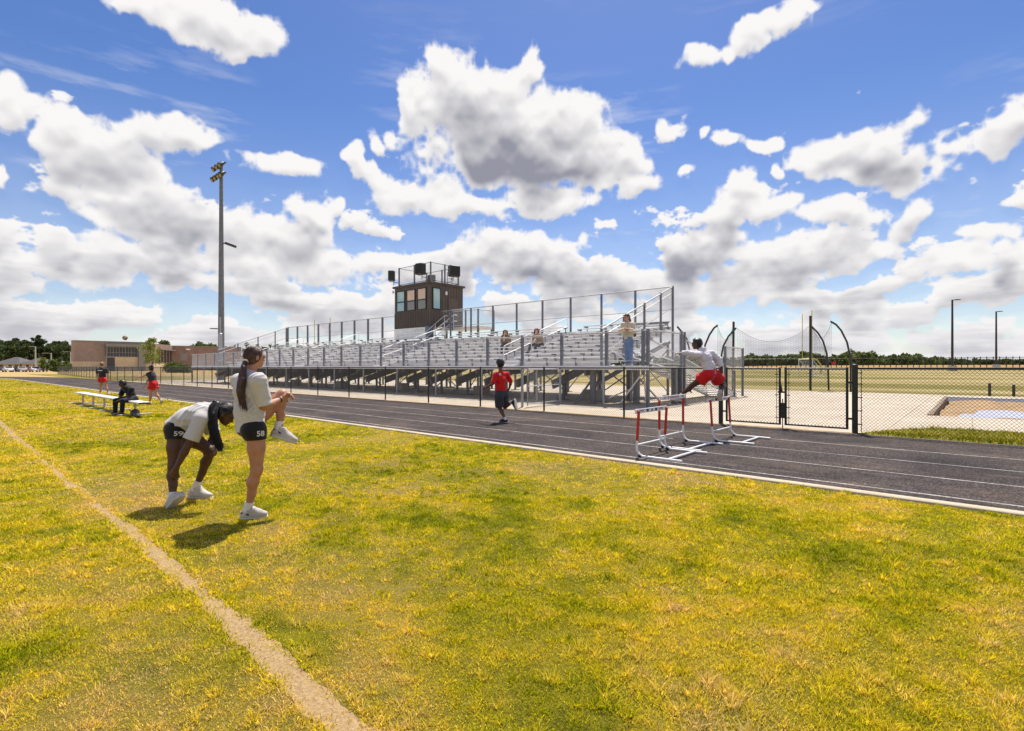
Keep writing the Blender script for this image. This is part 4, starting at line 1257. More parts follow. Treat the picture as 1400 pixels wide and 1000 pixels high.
# far black fence across the field, with a few wind screens
fa, fb = at(1005, 500, 150), at(1470, 500, 118)
ff = empty('field_fence', (fa.x, fa.y, rise(fa.x, fa.y)), 'distant black fence across the far side of the field', 'fence')
mb = MB()
nfp = 60
fp = []
for i in range(nfp + 1):
    p = fa.lerp(fb, i / nfp); z = rise(p.x, p.y); fp.append(Vector((p.x, p.y, z)))
for h in (2.5, .1): mb.tube([p + UP * h for p in fp], .06, 5)
mb.build('rail', M['black'], ff)
for p in fp:
    mb = MB(); mb.tube([p, p + UP * 2.75], .10, 5); mb.build('fence_post', M['black'], ff)
for i in range(0, nfp, 10):
    chain('wire_mesh', fp[i], fp[min(nfp, i + 10)], fp[i].z, fp[i].z + 2.45, M['blackwire'], ff, r=.007, pitch=.4)
M['screen_red'] = pm('red_banner', (.55, .03, .05), .7)
p0, p1 = fp[20], fp[21]
mb = MB(); mb.bar(p0 + UP * .95, p0.lerp(p1, .9) + UP * 1.6, .05, .7); tag(mb.build('banner', M['screen_red'], loc=p0), 'small red banner on the distant field fence', 'banner')
# little dark marker posts in the grass beyond the yard
for px, py, d, h in ((1353, 537, 28, .85), (1386, 536, 28.5, .75)):
    p = ground(px, 542)
    mb = MB(); mb.tube([p, p + UP * h * .75], .06, 6); mb.ball(p + UP * h * .75, .062, .062, .03, 6, 4)
    tag(mb.build('marker_post', M['black'], loc=p), 'short dark post at the grass edge beyond the sand pit, ' + ('nearer the tarpaulin corner' if px < 1370 else 'right of its twin'), 'post', 'marker posts')

# ------------------------------------------------------------------ lamp posts
def lamp_post(p, h, arm, label, mat='galvdark', r=.10, plinth=True, side=1):
    g = empty('lamp_post', tuple(p), label, 'lamp post', 'car park lamp posts')
    mb = MB(); mb.tube([p, p + UP * h], [r * 1.2, r * .8], 8); mb.build('pole', M[mat], g, smooth=True)
    d = RT * side
    mb = MB(); mb.bar(p + UP * (h - .05), p + UP * (h - .05) + d * arm, .12, .10); mb.bar(p + UP * h + d * arm * .55, p + UP * h + d * arm * 1.5, .35, .12); mb.build('lamp_head', M[mat], g)
    if plinth:
        mb = MB(); mb.tube([p - UP * .2, p + UP * .9], r * 4.0, 12); mb.build('plinth', M['concrete'], g, smooth=True)
    return g
def lp(px, d): p = at(px, 500, d); return Vector((p.x, p.y, rise(p.x, p.y)))
q = lp(1302, 92); lamp_post(q, EYE + 91.5 / 714 * 92 - q.z, .9, 'taller dark lamp post on a concrete plinth beyond the right-hand field', 'black', .17)
q = lp(1362, 105); lamp_post(q, EYE + 75.5 / 714 * 105 - q.z, .8, 'shorter dark lamp post furthest right, past the field', 'black', .16)
M['pale_pole'] = pm('pale_concrete_pole', (.50, .52, .45), .8)
q = lp(48.5, 190); lamp_post(q, EYE + 27.5 / 714 * 190, 1.6, 'pale lamp post above the car park at the left, under the lone pine', 'pale_pole', .22, False, -1)
q = lp(70, 200); lamp_post(q, EYE + 18.5 / 714 * 200, 2.2, 'pale T-headed lamp post between the wood and the bushes', 'pale_pole', .22, False, -1)
q = lp(96.5, 200); lamp_post(q, EYE + 20.5 / 714 * 200, 2.0, 'thin pale lamp post just left of the school building', 'pale_pole', .16, False, -1)

# ------------------------------------------------------------------ school building
M['brick'] = None
def brickmat(name, c1, c2, mortar, scale, bw=.5, rh=.25):
    m, nt, N, L, B = newmat(name)
    p = objc(nt)
    b = N.new('ShaderNodeTexBrick'); L.new(mapping(nt, p, (1, 1, 1)), b.inputs['Vector'])
    sx = N.new('ShaderNodeSeparateXYZ'); L.new(p, sx.inputs[0]); cb = N.new('ShaderNodeCombineXYZ')
    L.new(mth(nt, 'ADD', sx.outputs[0], sx.outputs[1]), cb.inputs[0]); L.new(sx.outputs[2], cb.inputs[1])
    L.new(cb.outputs[0], b.inputs['Vector'])
    b.inputs['Color1'].default_value = (*c1, 1); b.inputs['Color2'].default_value = (*c2, 1); b.inputs['Mortar'].default_value = (*mortar, 1)
    b.inputs['Scale'].default_value = scale; b.inputs['Mortar Size'].default_value = .02
    n = noise(nt, p, .4, 4)
    L.new(mixc(nt, 1, b.outputs['Color'], ramp(nt, n, [(.3, (.88, .88, .88)), (.7, (1.1, 1.1, 1.1))]), 'MULTIPLY'), B.inputs['Base Color'])
    B.inputs['Roughness'].default_value = .9
    return m
M['brick'] = brickmat('brown_brick', (.31, .225, .185), (.37, .275, .23), (.38, .31, .27), 1.2)
M['brickred'] = brickmat('red_brick', (.26, .16, .125), (.32, .205, .165), (.33, .25, .21), 1.2)
M['stone'] = brickmat('buff_stone', (.60, .46, .29), (.68, .54, .36), (.62, .5, .36), .8)
M['canopy'] = pm('grey_metal_panel', (.26, .25, .25), .5, .3, .06, .5)
M['winglass'] = pm('window_glass', (.035, .04, .052), .2, 0, .1, 2)
M['roofgrey'] = pm('grey_shingle_roof', (.10, .095, .10), .9, 0, .15, .8)
sc = empty('school_building', (-219, 33, 0), 'two-storey brown brick school building with buff stone base and glazed entrance', 'school')
X0s = -219.0
YA, YB_ = 33.2, 54.3
mb = MB(); mb.box(X0s - 5, X0s, YA, YB_, 3.2, 9.9); mb.build('wall', M['brick'], sc)
mb = MB(); mb.box(X0s - 5, X0s + .12, YA - .12, YB_ + .12, 0, 3.2); mb.build('stone_base', M['stone'], sc)
mb = MB(); mb.box(X0s - 5, X0s + .2, YA - .2, YB_ + .2, 9.9, 10.1); mb.build('coping', M['canopy'], sc)
ya, yb = 41.0, 52.2
mb = MB()
mb.box(X0s + .13, X0s + 2.4, ya, yb + .0, 8.3, 9.2); mb.box(X0s + .13, X0s + 2.4, yb - 2.0, yb, 0, 8.3)
mb.build('entrance_frame', M['canopy'], sc)
mb = MB(); mb.box(X0s + .13, X0s + 1.6, ya + .4, yb - 2.0, 0, 4.8); mb.build('entrance_wall', M['stone'], sc)
mb = MB(); mb.box(X0s + .13, X0s + 1.2, ya + .4, yb - 2.0, 4.8, 8.3); mb.build('curtain_wall', M['canopy'], sc)
for i in range(5):
    y0_ = ya + .6 + i * (yb - 2.2 - ya - .6) / 5; w = (yb - 2.2 - ya - .6) / 5
    mb = MB(); mb.box(X0s + 1.2, X0s + 1.3, y0_ + .12, y0_ + w - .12, 5.0, 8.0); fr = mb.build('window', M['winglass'], sc)
    mb = MB(); mb.box(X0s + 1.301, X0s + 1.36, y0_ + .12, y0_ + w - .12, 6.2, 6.35); mb.box(X0s + 1.301, X0s + 1.36, y0_ + w * .45, y0_ + w * .52, 5.0, 8.0); mb.build('mullion', M['canopy'], fr)
mb = MB(); mb.box(X0s + 1.601, X0s + 1.7, ya + .45, ya + 2.6, 0, 4.6); mb.build('door', M['winglass'], sc)
c0 = Vector((X0s, YB_, 0)); c1 = at(236, 501.5, 208); c1.z = 0; c2 = at(330, 501.5, 224); c2.z = 0
def wall(p, q, z0, z1, t, mat, name, parent, off=0):
    n = (q - p).normalized().cross(UP)
    if n.dot(Vector((0, 0, 0)) - p) < 0: n = -n
    a = p + n * off; b = q + n * off
    mb = MB(); mb.prism([a + UP * z0, b + UP * z0, b - n * t + UP * z0, a - n * t + UP * z0], (0, 0, 0), UP * (z1 - z0))
    return mb.build(name, M[mat], parent)
c0w = c0 + Vector((-.3, .3, 0))
wall(c0w, c1, 2.6, 9.85, 6, 'brickred', 'wall', sc); wall(c0w, c1, 0, 2.6, 6, 'stone', 'stone_base', sc, .1)
for i in range(5):
    a = c0w.lerp(c1, .30 + i * .14); b = c0w.lerp(c1, .38 + i * .14)
    wall(a, b, 3.0, 7.6, .3, 'winglass', 'window', sc, .1)
wall(c0w.lerp(c1, .24), c1, 7.7, 8.1, 1.2, 'canopy', 'sunshade', sc, 1.3)
wall(c1, c2, 0, 9.7, 8, 'brickred', 'wall', sc); wall(c1, c2, 9.7, 9.9, 8.1, 'canopy', 'coping', sc, .1)
wall(c1.lerp(c2, .10), c1.lerp(c2, .2), 4.0, 6.8, .3, 'canopy', 'window', sc, .1)
for t in (.22, .72): 
    p = c1.lerp(c2, t); mb = MB(); mb.bbox(p.x - .1, p.x + .9, p.y - 1.2, p.y + .3, 8.2, 8.6, .05); mb.build('wall_lamp', M['white_plastic'], sc)

# far houses with hipped roofs
def hip_house(p, w, dp, hw, hr, label):
    h = empty('house', tuple(p), label, 'house', 'grey-roofed houses by the car park')
    ux, uy = RT, FW
    c = lambda a, b, z: p + ux * a + uy * b + UP * z
    mb = MB(); mb.prism([c(-w / 2, 0, 0), c(w / 2, 0, 0), c(w / 2, dp, 0), c(-w / 2, dp, 0)], (0, 0, 0), UP * hw); mb.build('wall', M['stone'], h)
    o = 1.0
    mb = MB(); v = [c(-w / 2 - o, -o, hw), c(w / 2 + o, -o, hw), c(w / 2 + o, dp + o, hw), c(-w / 2 - o, dp + o, hw), c(-w / 2 + dp / 2, dp / 2, hr), c(w / 2 - dp / 2, dp / 2, hr)]
    mb.add(v, [(0, 1, 5, 4), (1, 2, 5), (2, 3, 4, 5), (3, 0, 4), (3, 2, 1, 0)]); mb.build('roof', M['roofgrey'], h)
    for k in (-.3, .05, .3):
        mb = MB(); mb.prism([c(w * k, -.05, .9), c(w * k + 1.2, -.05, .9), c(w * k + 1.2, -.05, 2.2), c(w * k, -.05, 2.2)], (0, 0, 0), uy * .04); mb.build('window', M['winglass'], h)
def flat(px, d): p = at(px, 501.5, d); p.z = 0; return p
hip_house(flat(10, 200), 9.5, 8, 2.5, 5.2, 'grey hip-roofed house at the far left edge')
hip_house(flat(44, 200), 8.0, 7.4, 2.5, 5.0, 'grey hip-roofed house behind the pale lamp post')
hip_house(flat(70, 205), 5.5, 6, 2.4, 4.4, 'small grey-roofed house behind the round bushes')

# ------------------------------------------------------------------ parked cars
CARC = {'white': (.75, .75, .75), 'silver': (.42, .43, .45), 'black': (.02, .02, .022), 'red': (.40, .02, .02), 'dark blue': (.03, .05, .12), 'grey': (.15, .15, .16)}
for k_, v_ in CARC.items(): M['car_' + k_] = pm('car_paint_' + k_.replace(' ', '_'), v_, .35, .1, .03, 2, spec=.3)
M['carglass'] = pm('car_glass', (.015, .017, .02), .25, 0, .05, 2, spec=.3)
def make_car():
    c = bpy.data.objects.new('parked_car', None); COL.objects.link(c)
    prof = [(-2.2, .35), (-2.2, .85), (-1.5, 1.0), (-.9, 1.42), (.5, 1.45), (1.1, 1.0), (2.05, .85), (2.2, .6), (2.2, .35)]
    mb = MB(); mb.prism([(x, -.86, z) for x, z in prof], (0, 0, 0), (0, 1.72, 0)); mb.build('body', None, c, local=True)
    mb = MB(); mb.prism([(x, -.875, z) for x, z in [(-1.25, 1.02), (-.85, 1.36), (.42, 1.38), (.85, 1.02)]], (0, 0, 0), (0, 1.75, 0)); mb.build('window', M['carglass'], c, local=True)
    for a_, b_ in (((-1.48, 1.03), (-.94, 1.39)), ((1.07, 1.03), (.56, 1.42))):
        mb = MB(); mb.bar((a_[0], 0, a_[1]), (b_[0], 0, b_[1]), 1.5, .05); mb.build('windscreen', M['carglass'], c, local=True)
    for y in (-.66, .66):
        mb = MB(); mb.box(2.19, 2.215, y - .16, y + .16, .66, .80); mb.build('tail_light', M['red_paint'], c, local=True)
    for x in (-1.35, 1.35):
        for y in (-.8, .8):
            mb = MB(); mb.tube([(x, y - .11, .33), (x, y + .11, .33)], .33, 12); mb.build('wheel', M['rubber'], c, local=True)
    return c
car0 = make_car()
for i, (px, d, rz, col) in enumerate([(1.5, 150, 6, 'dark blue'), (11, 148, 8, 'white'), (20, 150, 4, 'black'), (29, 149, 9, 'silver'), (38, 151, 6, 'red'), (47.5, 149, 5, 'white'), (57, 152, 8, 'grey')]):
    c = car0 if i == 0 else copy_tree(car0)
    c.location = flat(px, d); c.rotation_euler = (0, 0, R(rz))
    side = ['at the far left edge of the photo', 'second from the left edge', 'below the ridge of the first grey roof', 'between the two grey roofs', 'left of the pale lamp post', 'just beside the pale lamp post', 'nearest the round bushes'][i]
    tag(c, f'{col} car in the far car park, {side}', 'car', 'cars parked at the far left')
    for ch in c.children:
        if ch.name.split('.')[0] == 'body':
            if i: ch.data = ch.data.copy(); ch.data.materials.clear()
            ch.data.materials.append(M['car_' + col])

# ------------------------------------------------------------------ trees
def leafmat(name, a, b, c):
    m, nt, N, L, B = newmat(name)
    p = pos(nt)
    f = ramp(nt, noise(nt, p, .35, 4, .6), [(.3, a), (.5, b), (.72, c)])
    f = mixc(nt, .5, f, ramp(nt, noise(nt, p, 3.5, 2), [(.3, a), (.7, c)]))
    L.new(f, B.inputs['Base Color']); B.inputs['Roughness'].default_value = .7; B.inputs['Specular IOR Level'].default_value = .2
    tr = N.new('ShaderNodeBsdfTranslucent'); L.new(f, tr.inputs['Color'])
    ms = N.new('ShaderNodeMixShader'); ms.inputs[0].default_value = .3
    L.new(B.outputs[0], ms.inputs[1]); L.new(tr.outputs[0], ms.inputs[2]); L.new(ms.outputs[0], N['Material Output'].inputs['Surface'])
    return m
M['leaf_dark'] = leafmat('dark_foliage', (.030, .046, .018), (.062, .088, .028), (.125, .15, .045))
M['leaf_mid'] = leafmat('mid_foliage', (.050, .08, .022), (.105, .145, .036), (.19, .23, .06))
M['leaf_bright'] = leafmat('bright_foliage', (.11, .16, .02), (.19, .25, .03), (.33, .36, .05))
M['bark'] = pm('bark', (.10, .075, .05), .9, 0, .3, 6)


def leaves(centers, radii, counts, size, seed):
    """leaf clump quads filling ellipsoid crowns"""
    g = np.random.default_rng(seed); P = []; Q = []
    for c, r, n in zip(centers, radii, counts):
        v = g.normal(size=(n, 3)); v /= np.linalg.norm(v, axis=1)[:, None]
        rad = g.random(n) ** .45
        P.append(np.array(c) + v * rad[:, None] * np.array(r))
    P = np.concatenate(P); n = len(P)
    a = g.normal(size=(n, 3)); a /= np.linalg.norm(a, axis=1)[:, None]
    b = np.cross(a, g.normal(size=(n, 3))); b /= np.linalg.norm(b, axis=1)[:, None]
    s = size * g.uniform(.5, 1.3, (n, 1))
    V = np.stack([P - a * s, P + b * s * .6, P + a * s, P - b * s * .6], 1).reshape(-1, 3)
    return V, np.arange(4 * n).reshape(-1, 4)


def tree_parts(h, spread, trunk_h, clumps, per, size, seed, crown_shape=1.0):
    g = random.Random(seed); cs = []; rs = []; ns = []
    for i in range(clumps):
        t = g.random(); z = trunk_h + (h - trunk_h) * (.12 + .88 * t)
        env = math.sin(PI * min(1, .18 + .82 * t) ** crown_shape) * .9 + .1
        w = spread * env * math.sqrt(g.random()) * .8; a = g.random() * 2 * PI
        r = spread * g.uniform(.28, .5) * (.5 + .5 * env)
        cs.append((w * math.cos(a), w * math.sin(a), z - r * .3)); rs.append((r, r, r * .75)); ns.append(per)
    return cs, rs, ns


def tree(p, h, spread, trunk_h, label, mat, clumps=26, per=60, size=.3, seed=1, cat='tree', name='tree', group=None, shape=1.0, tr=.16):
    t = empty(name, tuple(p), label, cat, group)
    cs, rs, ns = tree_parts(h, spread, trunk_h, clumps, per, size, seed, shape)
    V, Q = leaves(cs, rs, ns, size, seed)
    np_mesh('crown', V + np.array(p), [Q], M[mat], t)
    mb = MB(); mb.tube([p, p + UP * trunk_h, p + UP * (trunk_h + (h - trunk_h) * .75)], [tr, tr * .7, tr * .2], 8)
    for c in cs[::3]:
        q = p + Vector(c); z = trunk_h + (c[2] - trunk_h) * .35
        mb.tube([p + UP * max(.3, z), p + (q - p) * .6 + UP * .0, q], [tr * .4, tr * .25, tr * .08], 5)
    mb.build('trunk', M['bark'], t, smooth=True)
    return t


p = flat(209, 75); tree(p, 5.7, 1.9, 1.7, 'young thin-crowned tree in front of the school building', 'leaf_bright', 30, 34, .14, 3, name='young_tree', tr=.09)
p = flat(58.5, 150); tree(p, 4.2, 1.1, .6, 'small bright yellow-green conical tree in front of the dark wood', 'leaf_bright', 22, 50, .22, 5, name='conical_tree', shape=1.9, tr=.1)
p = flat(51, 235); tree(p, 15.6, 3.4, 11.6, 'lone pine rising above the wood at the left', 'leaf_dark', 12, 60, .5, 8, name='pine_tree', tr=.25)
for i, (px, d, h, s, lb) in enumerate([(73, 150, 3.6, 2.4, 'broad round bush left of the school'), (82, 155, 4.4, 1.5, 'taller narrow bush left of the school'), (90, 158, 3.0, 2.0, 'low bush against the school corner'), (238, 130, 2.6, 3.0, 'low spreading shrub before the red brick wing'), (247, 128, 2.0, 2.4, 'low shrub right of the spreading one, before the brick wing')]):
    tree(flat(px, d), h, s, .2, lb, 'leaf_mid', 20, 60, .3, 20 + i, cat='bush', name='bush', group='bushes by the school', tr=.1)
for i, (px, d, h, s, mat, lb) in enumerate([(224, 262, 14.2, 7.5, 'leaf_mid', 'rounded tree showing above the school roof behind the young tree'), (271, 262, 13.6, 8, 'leaf_mid', 'broad tree above the brick wing, left of the floodlight pole'), (286, 268, 12.2, 7, 'leaf_mid', 'lower tree beside the floodlight pole, above the brick wing'),
                                            (190, 275, 12.6, 7, 'leaf_dark', 'dark tree peeping over the middle of the school roof'), (258, 290, 12.6, 6, 'leaf_bright', 'pale tree between two darker crowns above the brick wing')]):
    tree(flat(px, d), h, s, 3, lb, mat, 34, 70, .62, 40 + i, group='trees behind the school', tr=.35)


def wood(name, spots, size, per, mat, seed):
    g = random.Random(seed); cs = []; rs = []; ns = []; mb = MB()
    for (p, h, s) in spots:
        for k in range(9):
            t = g.random(); a = g.random() * 2 * PI; w = s * .6 * math.sqrt(g.random())
            r = s * g.uniform(.35, .6) * (1.1 - .5 * t)
            cs.append((p.x + w * math.cos(a), p.y + w * math.sin(a), p.z + h * (.2 + .74 * t) - r * .3)); rs.append((r, r, r * .9)); ns.append(per)
        mb.tube([p, p + UP * h * .8], [.25, .1], 5)
    V, Q = leaves(cs, rs, ns, size, seed)
    v2 = np.array([tuple(q) for q in mb.v]); 
    quads = [f for f in mb.f if len(f) == 4]
    o = np_mesh(name, np.concatenate([V, v2]), [Q, np.array(quads) + len(V)], M[mat])
    return tag(o, kind='stuff')


g = random.Random(77)
def top_at(px, py, d): return EYE + (PY0 - py) / F * d
prof_l = [(-60, 466), (-20, 464), (0, 463), (18, 462), (24, 460), (40, 463), (50, 467), (62, 466), (80, 464), (98, 468), (120, 474)]
def prof(pr, x):
    for (a, b), (c, d) in zip(pr, pr[1:]):
        if a <= x <= c: return b + (d - b) * (x - a) / (c - a)
    return pr[-1][1]
sp_ = []
for row, d0 in ((0, 228), (1, 246), (2, 264)):
    for i in range(38):
        px = -70 + i * 5.2 + g.uniform(-2, 2); d = d0 + g.uniform(-7, 7); p = flat(px, d)
        h = top_at(px, prof(prof_l, px) + g.uniform(0, 5) + (3 if row == 0 else 0), d)
        sp_.append((p, h, g.uniform(3.2, 4.6)))
wood('wood', sp_, .8, 46, 'leaf_dark', 5)
# tree line along the far side of the field
prof_r = [(900, 489), (1018, 488), (1050, 486), (1080, 485), (1110, 485), (1150, 484), (1165, 482), (1200, 483), (1230, 487), (1262, 485), (1285, 486), (1292, 491), (1330, 492), (1420, 491), (1480, 491)]
sp_ = []
for row, d0 in ((0, 300), (1, 330)):
    for i in range(110):
        px = 930 + i * 3.3 + g.uniform(-2, 2)
        d = d0 + g.uniform(-14, 14); p = at(px, 500, d); p.z = rise(p.x, p.y) - .3
        h = top_at(px, prof(prof_r, px) + g.uniform(-2.5, 5.0) + 2.5 * math.sin(px * .09), d) - p.z
        sp_.append((p, max(3, h), g.uniform(3.0, 5.0)))
wood('wood', sp_, .8, 22, 'leaf_mid', 6)
sp_ = []
for row, d0 in ((0, 620), (1, 700)):
    for i in range(90):
        px = 900 + i * 6.8 + g.uniform(-3, 3)
        d = d0 + g.uniform(-20, 20); p = at(px, 500, d); p.z = 2.0
        h = top_at(px, prof(prof_r, px) + (0 if px > 1285 else 4) + g.uniform(-.6, 1.4), d) - p.z
        sp_.append((p, max(3, h), g.uniform(6, 9)))
wood('wood', sp_, 2.0, 22, 'leaf_dark', 9)
# trees glimpsed through and above the left end of the bleachers
sp_ = []
for i in range(80):
    px = 290 + i * 8.4 + g.uniform(-3, 3); d = 330 + g.uniform(-20, 20); p = flat(px, d); p.z = rise(p.x, p.y)
    h = top_at(px, 468 + (px - 300) * .028 + g.uniform(-3, 5), d) - p.z
    sp_.append((p, max(4, h), g.uniform(4, 6)))
wood('wood', sp_, .9, 22, 'leaf_mid', 12)
# ------------------------------------------------------------------ people: bodies grown as one implicit surface
def nv(v): return np.array(tuple(v), dtype=np.float32)
def unit(v): v = Vector(v); return v.normalized()


def cap(a, b, ra, rb, k=.03, n=None, s=1., cut=()):
    return dict(t='c', a=nv(a), b=nv(b), ra=ra, rb=rb, k=k, n=None if n is None else nv(unit(n)), s=s, cut=[(nv(p), nv(unit(q))) for p, q in cut])


def ell(c, x, y, z, rx, ry, rz, k=.02, cut=()):
    return dict(t='e', c=nv(c), ax=(nv(unit(x)), nv(unit(y)), nv(unit(z))), r=(rx, ry, rz), k=k, cut=[(nv(p), nv(unit(q))) for p, q in cut])


def prim_box(p):
    if p['t'] == 'c':
        m = max(p['ra'], p['rb']) * max(1, p['s'])
        return np.minimum(p['a'], p['b']) - m, np.maximum(p['a'], p['b']) + m
    m = max(p['r']); return p['c'] - m, p['c'] + m


def prim_eval(p, X, Y, Z):
    if p['t'] == 'c':
        a, b = p['a'], p['b']; ba = b - a; L2 = float(ba @ ba) + 1e-9
        qx, qy, qz = X - a[0], Y - a[1], Z - a[2]
        t = np.clip((qx * ba[0] + qy * ba[1] + qz * ba[2]) / L2, 0, 1)
        qx, qy, qz = qx - t * ba[0], qy - t * ba[1], qz - t * ba[2]
        if p['n'] is not None and p['s'] != 1:
            n = p['n']; w = (qx * n[0] + qy * n[1] + qz * n[2]) * (1 / p['s'] - 1)
            qx, qy, qz = qx + w * n[0], qy + w * n[1], qz + w * n[2]
        d = np.sqrt(qx * qx + qy * qy + qz * qz) - (p['ra'] + (p['rb'] - p['ra']) * t)
    else:
        c = p['c']; qx, qy, qz = X - c[0], Y - c[1], Z - c[2]
        k0 = 0; k1 = 0
        for ax, r in zip(p['ax'], p['r']):
            w = qx * ax[0] + qy * ax[1] + qz * ax[2]
            k0 = k0 + (w / r) ** 2; k1 = k1 + (w / (r * r)) ** 2
        k0 = np.sqrt(k0); d = k0 * (k0 - 1) / (np.sqrt(k1) + 1e-6)
    for (pt, n) in p['cut']:
        d = np.maximum(d, (X - pt[0]) * n[0] + (Y - pt[1]) * n[1] + (Z - pt[2]) * n[2])
    return d


def surface(prims, h, cuts=(), folds=None, smooth=1):
    """blend the primitives into a distance grid and mesh its zero surface (surface nets)"""
    lo = np.min([prim_box(p)[0] for p in prims], 0) - 4 * h; hi = np.max([prim_box(p)[1] for p in prims], 0) + 4 * h
    n = np.ceil((hi - lo) / h).astype(int) + 1
    g = np.full(n, .15, np.float32)
    ax = [(lo[i] + h * np.arange(n[i])).astype(np.float32) for i in range(3)]
    for p in prims:
        m = p['k'] + 2.5 * h + .02
        a, b = prim_box(p)
        i0 = np.maximum(0, np.floor((a - m - lo) / h).astype(int)); i1 = np.minimum(n, np.ceil((b + m - lo) / h).astype(int) + 1)
        sl = tuple(slice(i0[i], i1[i]) for i in range(3))
        d = prim_eval(p, ax[0][sl[0]][:, None, None], ax[1][sl[1]][None, :, None], ax[2][sl[2]][None, None, :])
        k = p['k']; cur = g[sl]
        hh = np.clip(k - np.abs(cur - d), 0, None) / k
        g[sl] = np.minimum(cur, d) - hh * hh * k * .25
    X, Y, Z = ax[0][:, None, None], ax[1][None, :, None], ax[2][None, None, :]
    if folds is not None: g = g + folds(X, Y, Z)
    for pt, nn in cuts:
        pt = nv(pt); nn = nv(unit(nn))
        g = np.maximum(g, (X - pt[0]) * nn[0] + (Y - pt[1]) * nn[1] + (Z - pt[2]) * nn[2])
    s = g < 0
    c8 = [(i, j, k) for i in (0, 1) for j in (0, 1) for k in (0, 1)]
    def sub(arr, o): return arr[o[0]:arr.shape[0] - 1 + o[0], o[1]:arr.shape[1] - 1 + o[1], o[2]:arr.shape[2] - 1 + o[2]]
    cnt = sum(sub(s, o).astype(np.int8) for o in c8)
    mixed = (cnt > 0) & (cnt < 8)
    ids = np.full(mixed.shape, -1, np.int32); I = np.argwhere(mixed); ids[mixed] = np.arange(len(I))
    acc = np.zeros((len(I), 3), np.float32); num = np.zeros(len(I), np.float32)
    val = {o: g[I[:, 0] + o[0], I[:, 1] + o[1], I[:, 2] + o[2]] for o in c8}
    for o in c8:
        for d_ in range(3):
            if o[d_]: continue
            q = list(o); q[d_] = 1; q = tuple(q)
            a, b = val[o], val[q]; cr = (a < 0) != (b < 0)
            t = np.where(cr, a / np.where(cr, a - b, 1), 0)
            pt = np.tile(np.array(o, np.float32), (len(I), 1)); pt[:, d_] += t
            acc[cr] += pt[cr]; num[cr] += 1
    V = lo + h * (I + acc / num[:, None])
    quads = []
    for d_ in range(3):
        e1, e2 = [(1, 2), (2, 0), (0, 1)][d_]
        A = [slice(None)] * 3; Bq = [slice(None)] * 3
        A[d_] = slice(0, -1); Bq[d_] = slice(1, None)
        cr = s[tuple(A)] != s[tuple(Bq)]
        E = np.argwhere(cr)
        ok = (E[:, e1] > 0) & (E[:, e2] > 0) & (E[:, e1] < n[e1] - 1) & (E[:, e2] < n[e2] - 1)
        E = E[ok]
        ins = s[tuple(E.T)]
        def at_(da, db):
            q = E.copy(); q[:, e1] += da; q[:, e2] += db; return ids[tuple(q.T)]
        f = np.stack([at_(-1, -1), at_(0, -1), at_(0, 0), at_(-1, 0)], 1)
        f[~ins] = f[~ins][:, ::-1]
        quads.append(f)
    Q = np.concatenate(quads); Q = Q[(Q >= 0).all(1)]
    for _ in range(smooth):
        sm = np.zeros_like(V); ct = np.zeros(len(V))
        for a, b in ((0, 1), (1, 2), (2, 3), (3, 0)):
            np.add.at(sm, Q[:, a], V[Q[:, b]]); np.add.at(sm, Q[:, b], V[Q[:, a]]); np.add.at(ct, Q[:, a], 1); np.add.at(ct, Q[:, b], 1)
        V = V * .5 + .5 * sm / np.maximum(ct, 1)[:, None]
    return V, Q


def foldfn(seed, amp, dirs, scale=1.):
    """soft cloth creases: a few warped waves across the given directions"""
    r = np.random.default_rng(seed); W = []
    for d in dirs:
        d = nv(unit(d)); d = d + r.normal(0, .22, 3).astype(np.float32)
        W.append((d * r.uniform(26, 62) / scale, r.uniform(0, 6), amp * r.uniform(.5, 1)))
    wd = r.normal(0, 9, (2, 3)) / scale
    def f(X, Y, Z):
        wp = 1.3 * np.sin(wd[0, 0] * X + wd[0, 1] * Y + wd[0, 2] * Z) + 1.1 * np.sin(wd[1, 0] * X + wd[1, 1] * Y + wd[1, 2] * Z + 1)
        m = .5 + .5 * np.sin(wd[1, 1] * X - wd[0, 2] * Y + wd[1, 0] * Z)
        o = 0
        for k, ph, a in W:
            s_ = np.sin(k[0] * X + k[1] * Y + k[2] * Z + ph + 2.2 * wp)
            o = o + a * (np.abs(s_) - .5) * m
        return o.astype(np.float32)
    return f


def skinmat(name, c):
    m, nt, N, L, B = newmat(name)
    p = objc(nt)
    n = noise(nt, p, 14, 4); n2 = noise(nt, p, 3, 3)
    c0 = tuple(v * .86 for v in c); c1 = tuple(min(1, v * 1.12) for v in c)
    cc = ramp(nt, n, [(.3, c0), (.7, c1)])
    cc = mixc(nt, mth(nt, 'MULTIPLY', n2, .35), cc, (c[0] * 1.1, c[1] * .86, c[2] * .8))
    L.new(cc, B.inputs['Base Color']); B.inputs['Roughness'].default_value = .5; B.inputs['Specular IOR Level'].default_value = .4
    B.inputs['Subsurface Weight'].default_value = .12; B.inputs['Subsurface Radius'].default_value = (.02, .008, .004); B.inputs['Subsurface Scale'].default_value = .5
    L.new(bump(nt, noise(nt, p, 120, 2), .08, .002), B.inputs['Normal'])
    return m


def hairmat(name, c):
    m, nt, N, L, B = newmat(name)
    p = objc(nt)
    n = noise(nt, mapping(nt, p, (1, 1, .14)), 90, 3, .6, .6)
    L.new(ramp(nt, n, [(.3, tuple(v * .5 for v in c)), (.7, tuple(v * 1.5 for v in c))]), B.inputs['Base Color'])
    B.inputs['Roughness'].default_value = .42; B.inputs['Specular IOR Level'].default_value = .5
    L.new(bump(nt, n, .7, .006), B.inputs['Normal'])
    return m


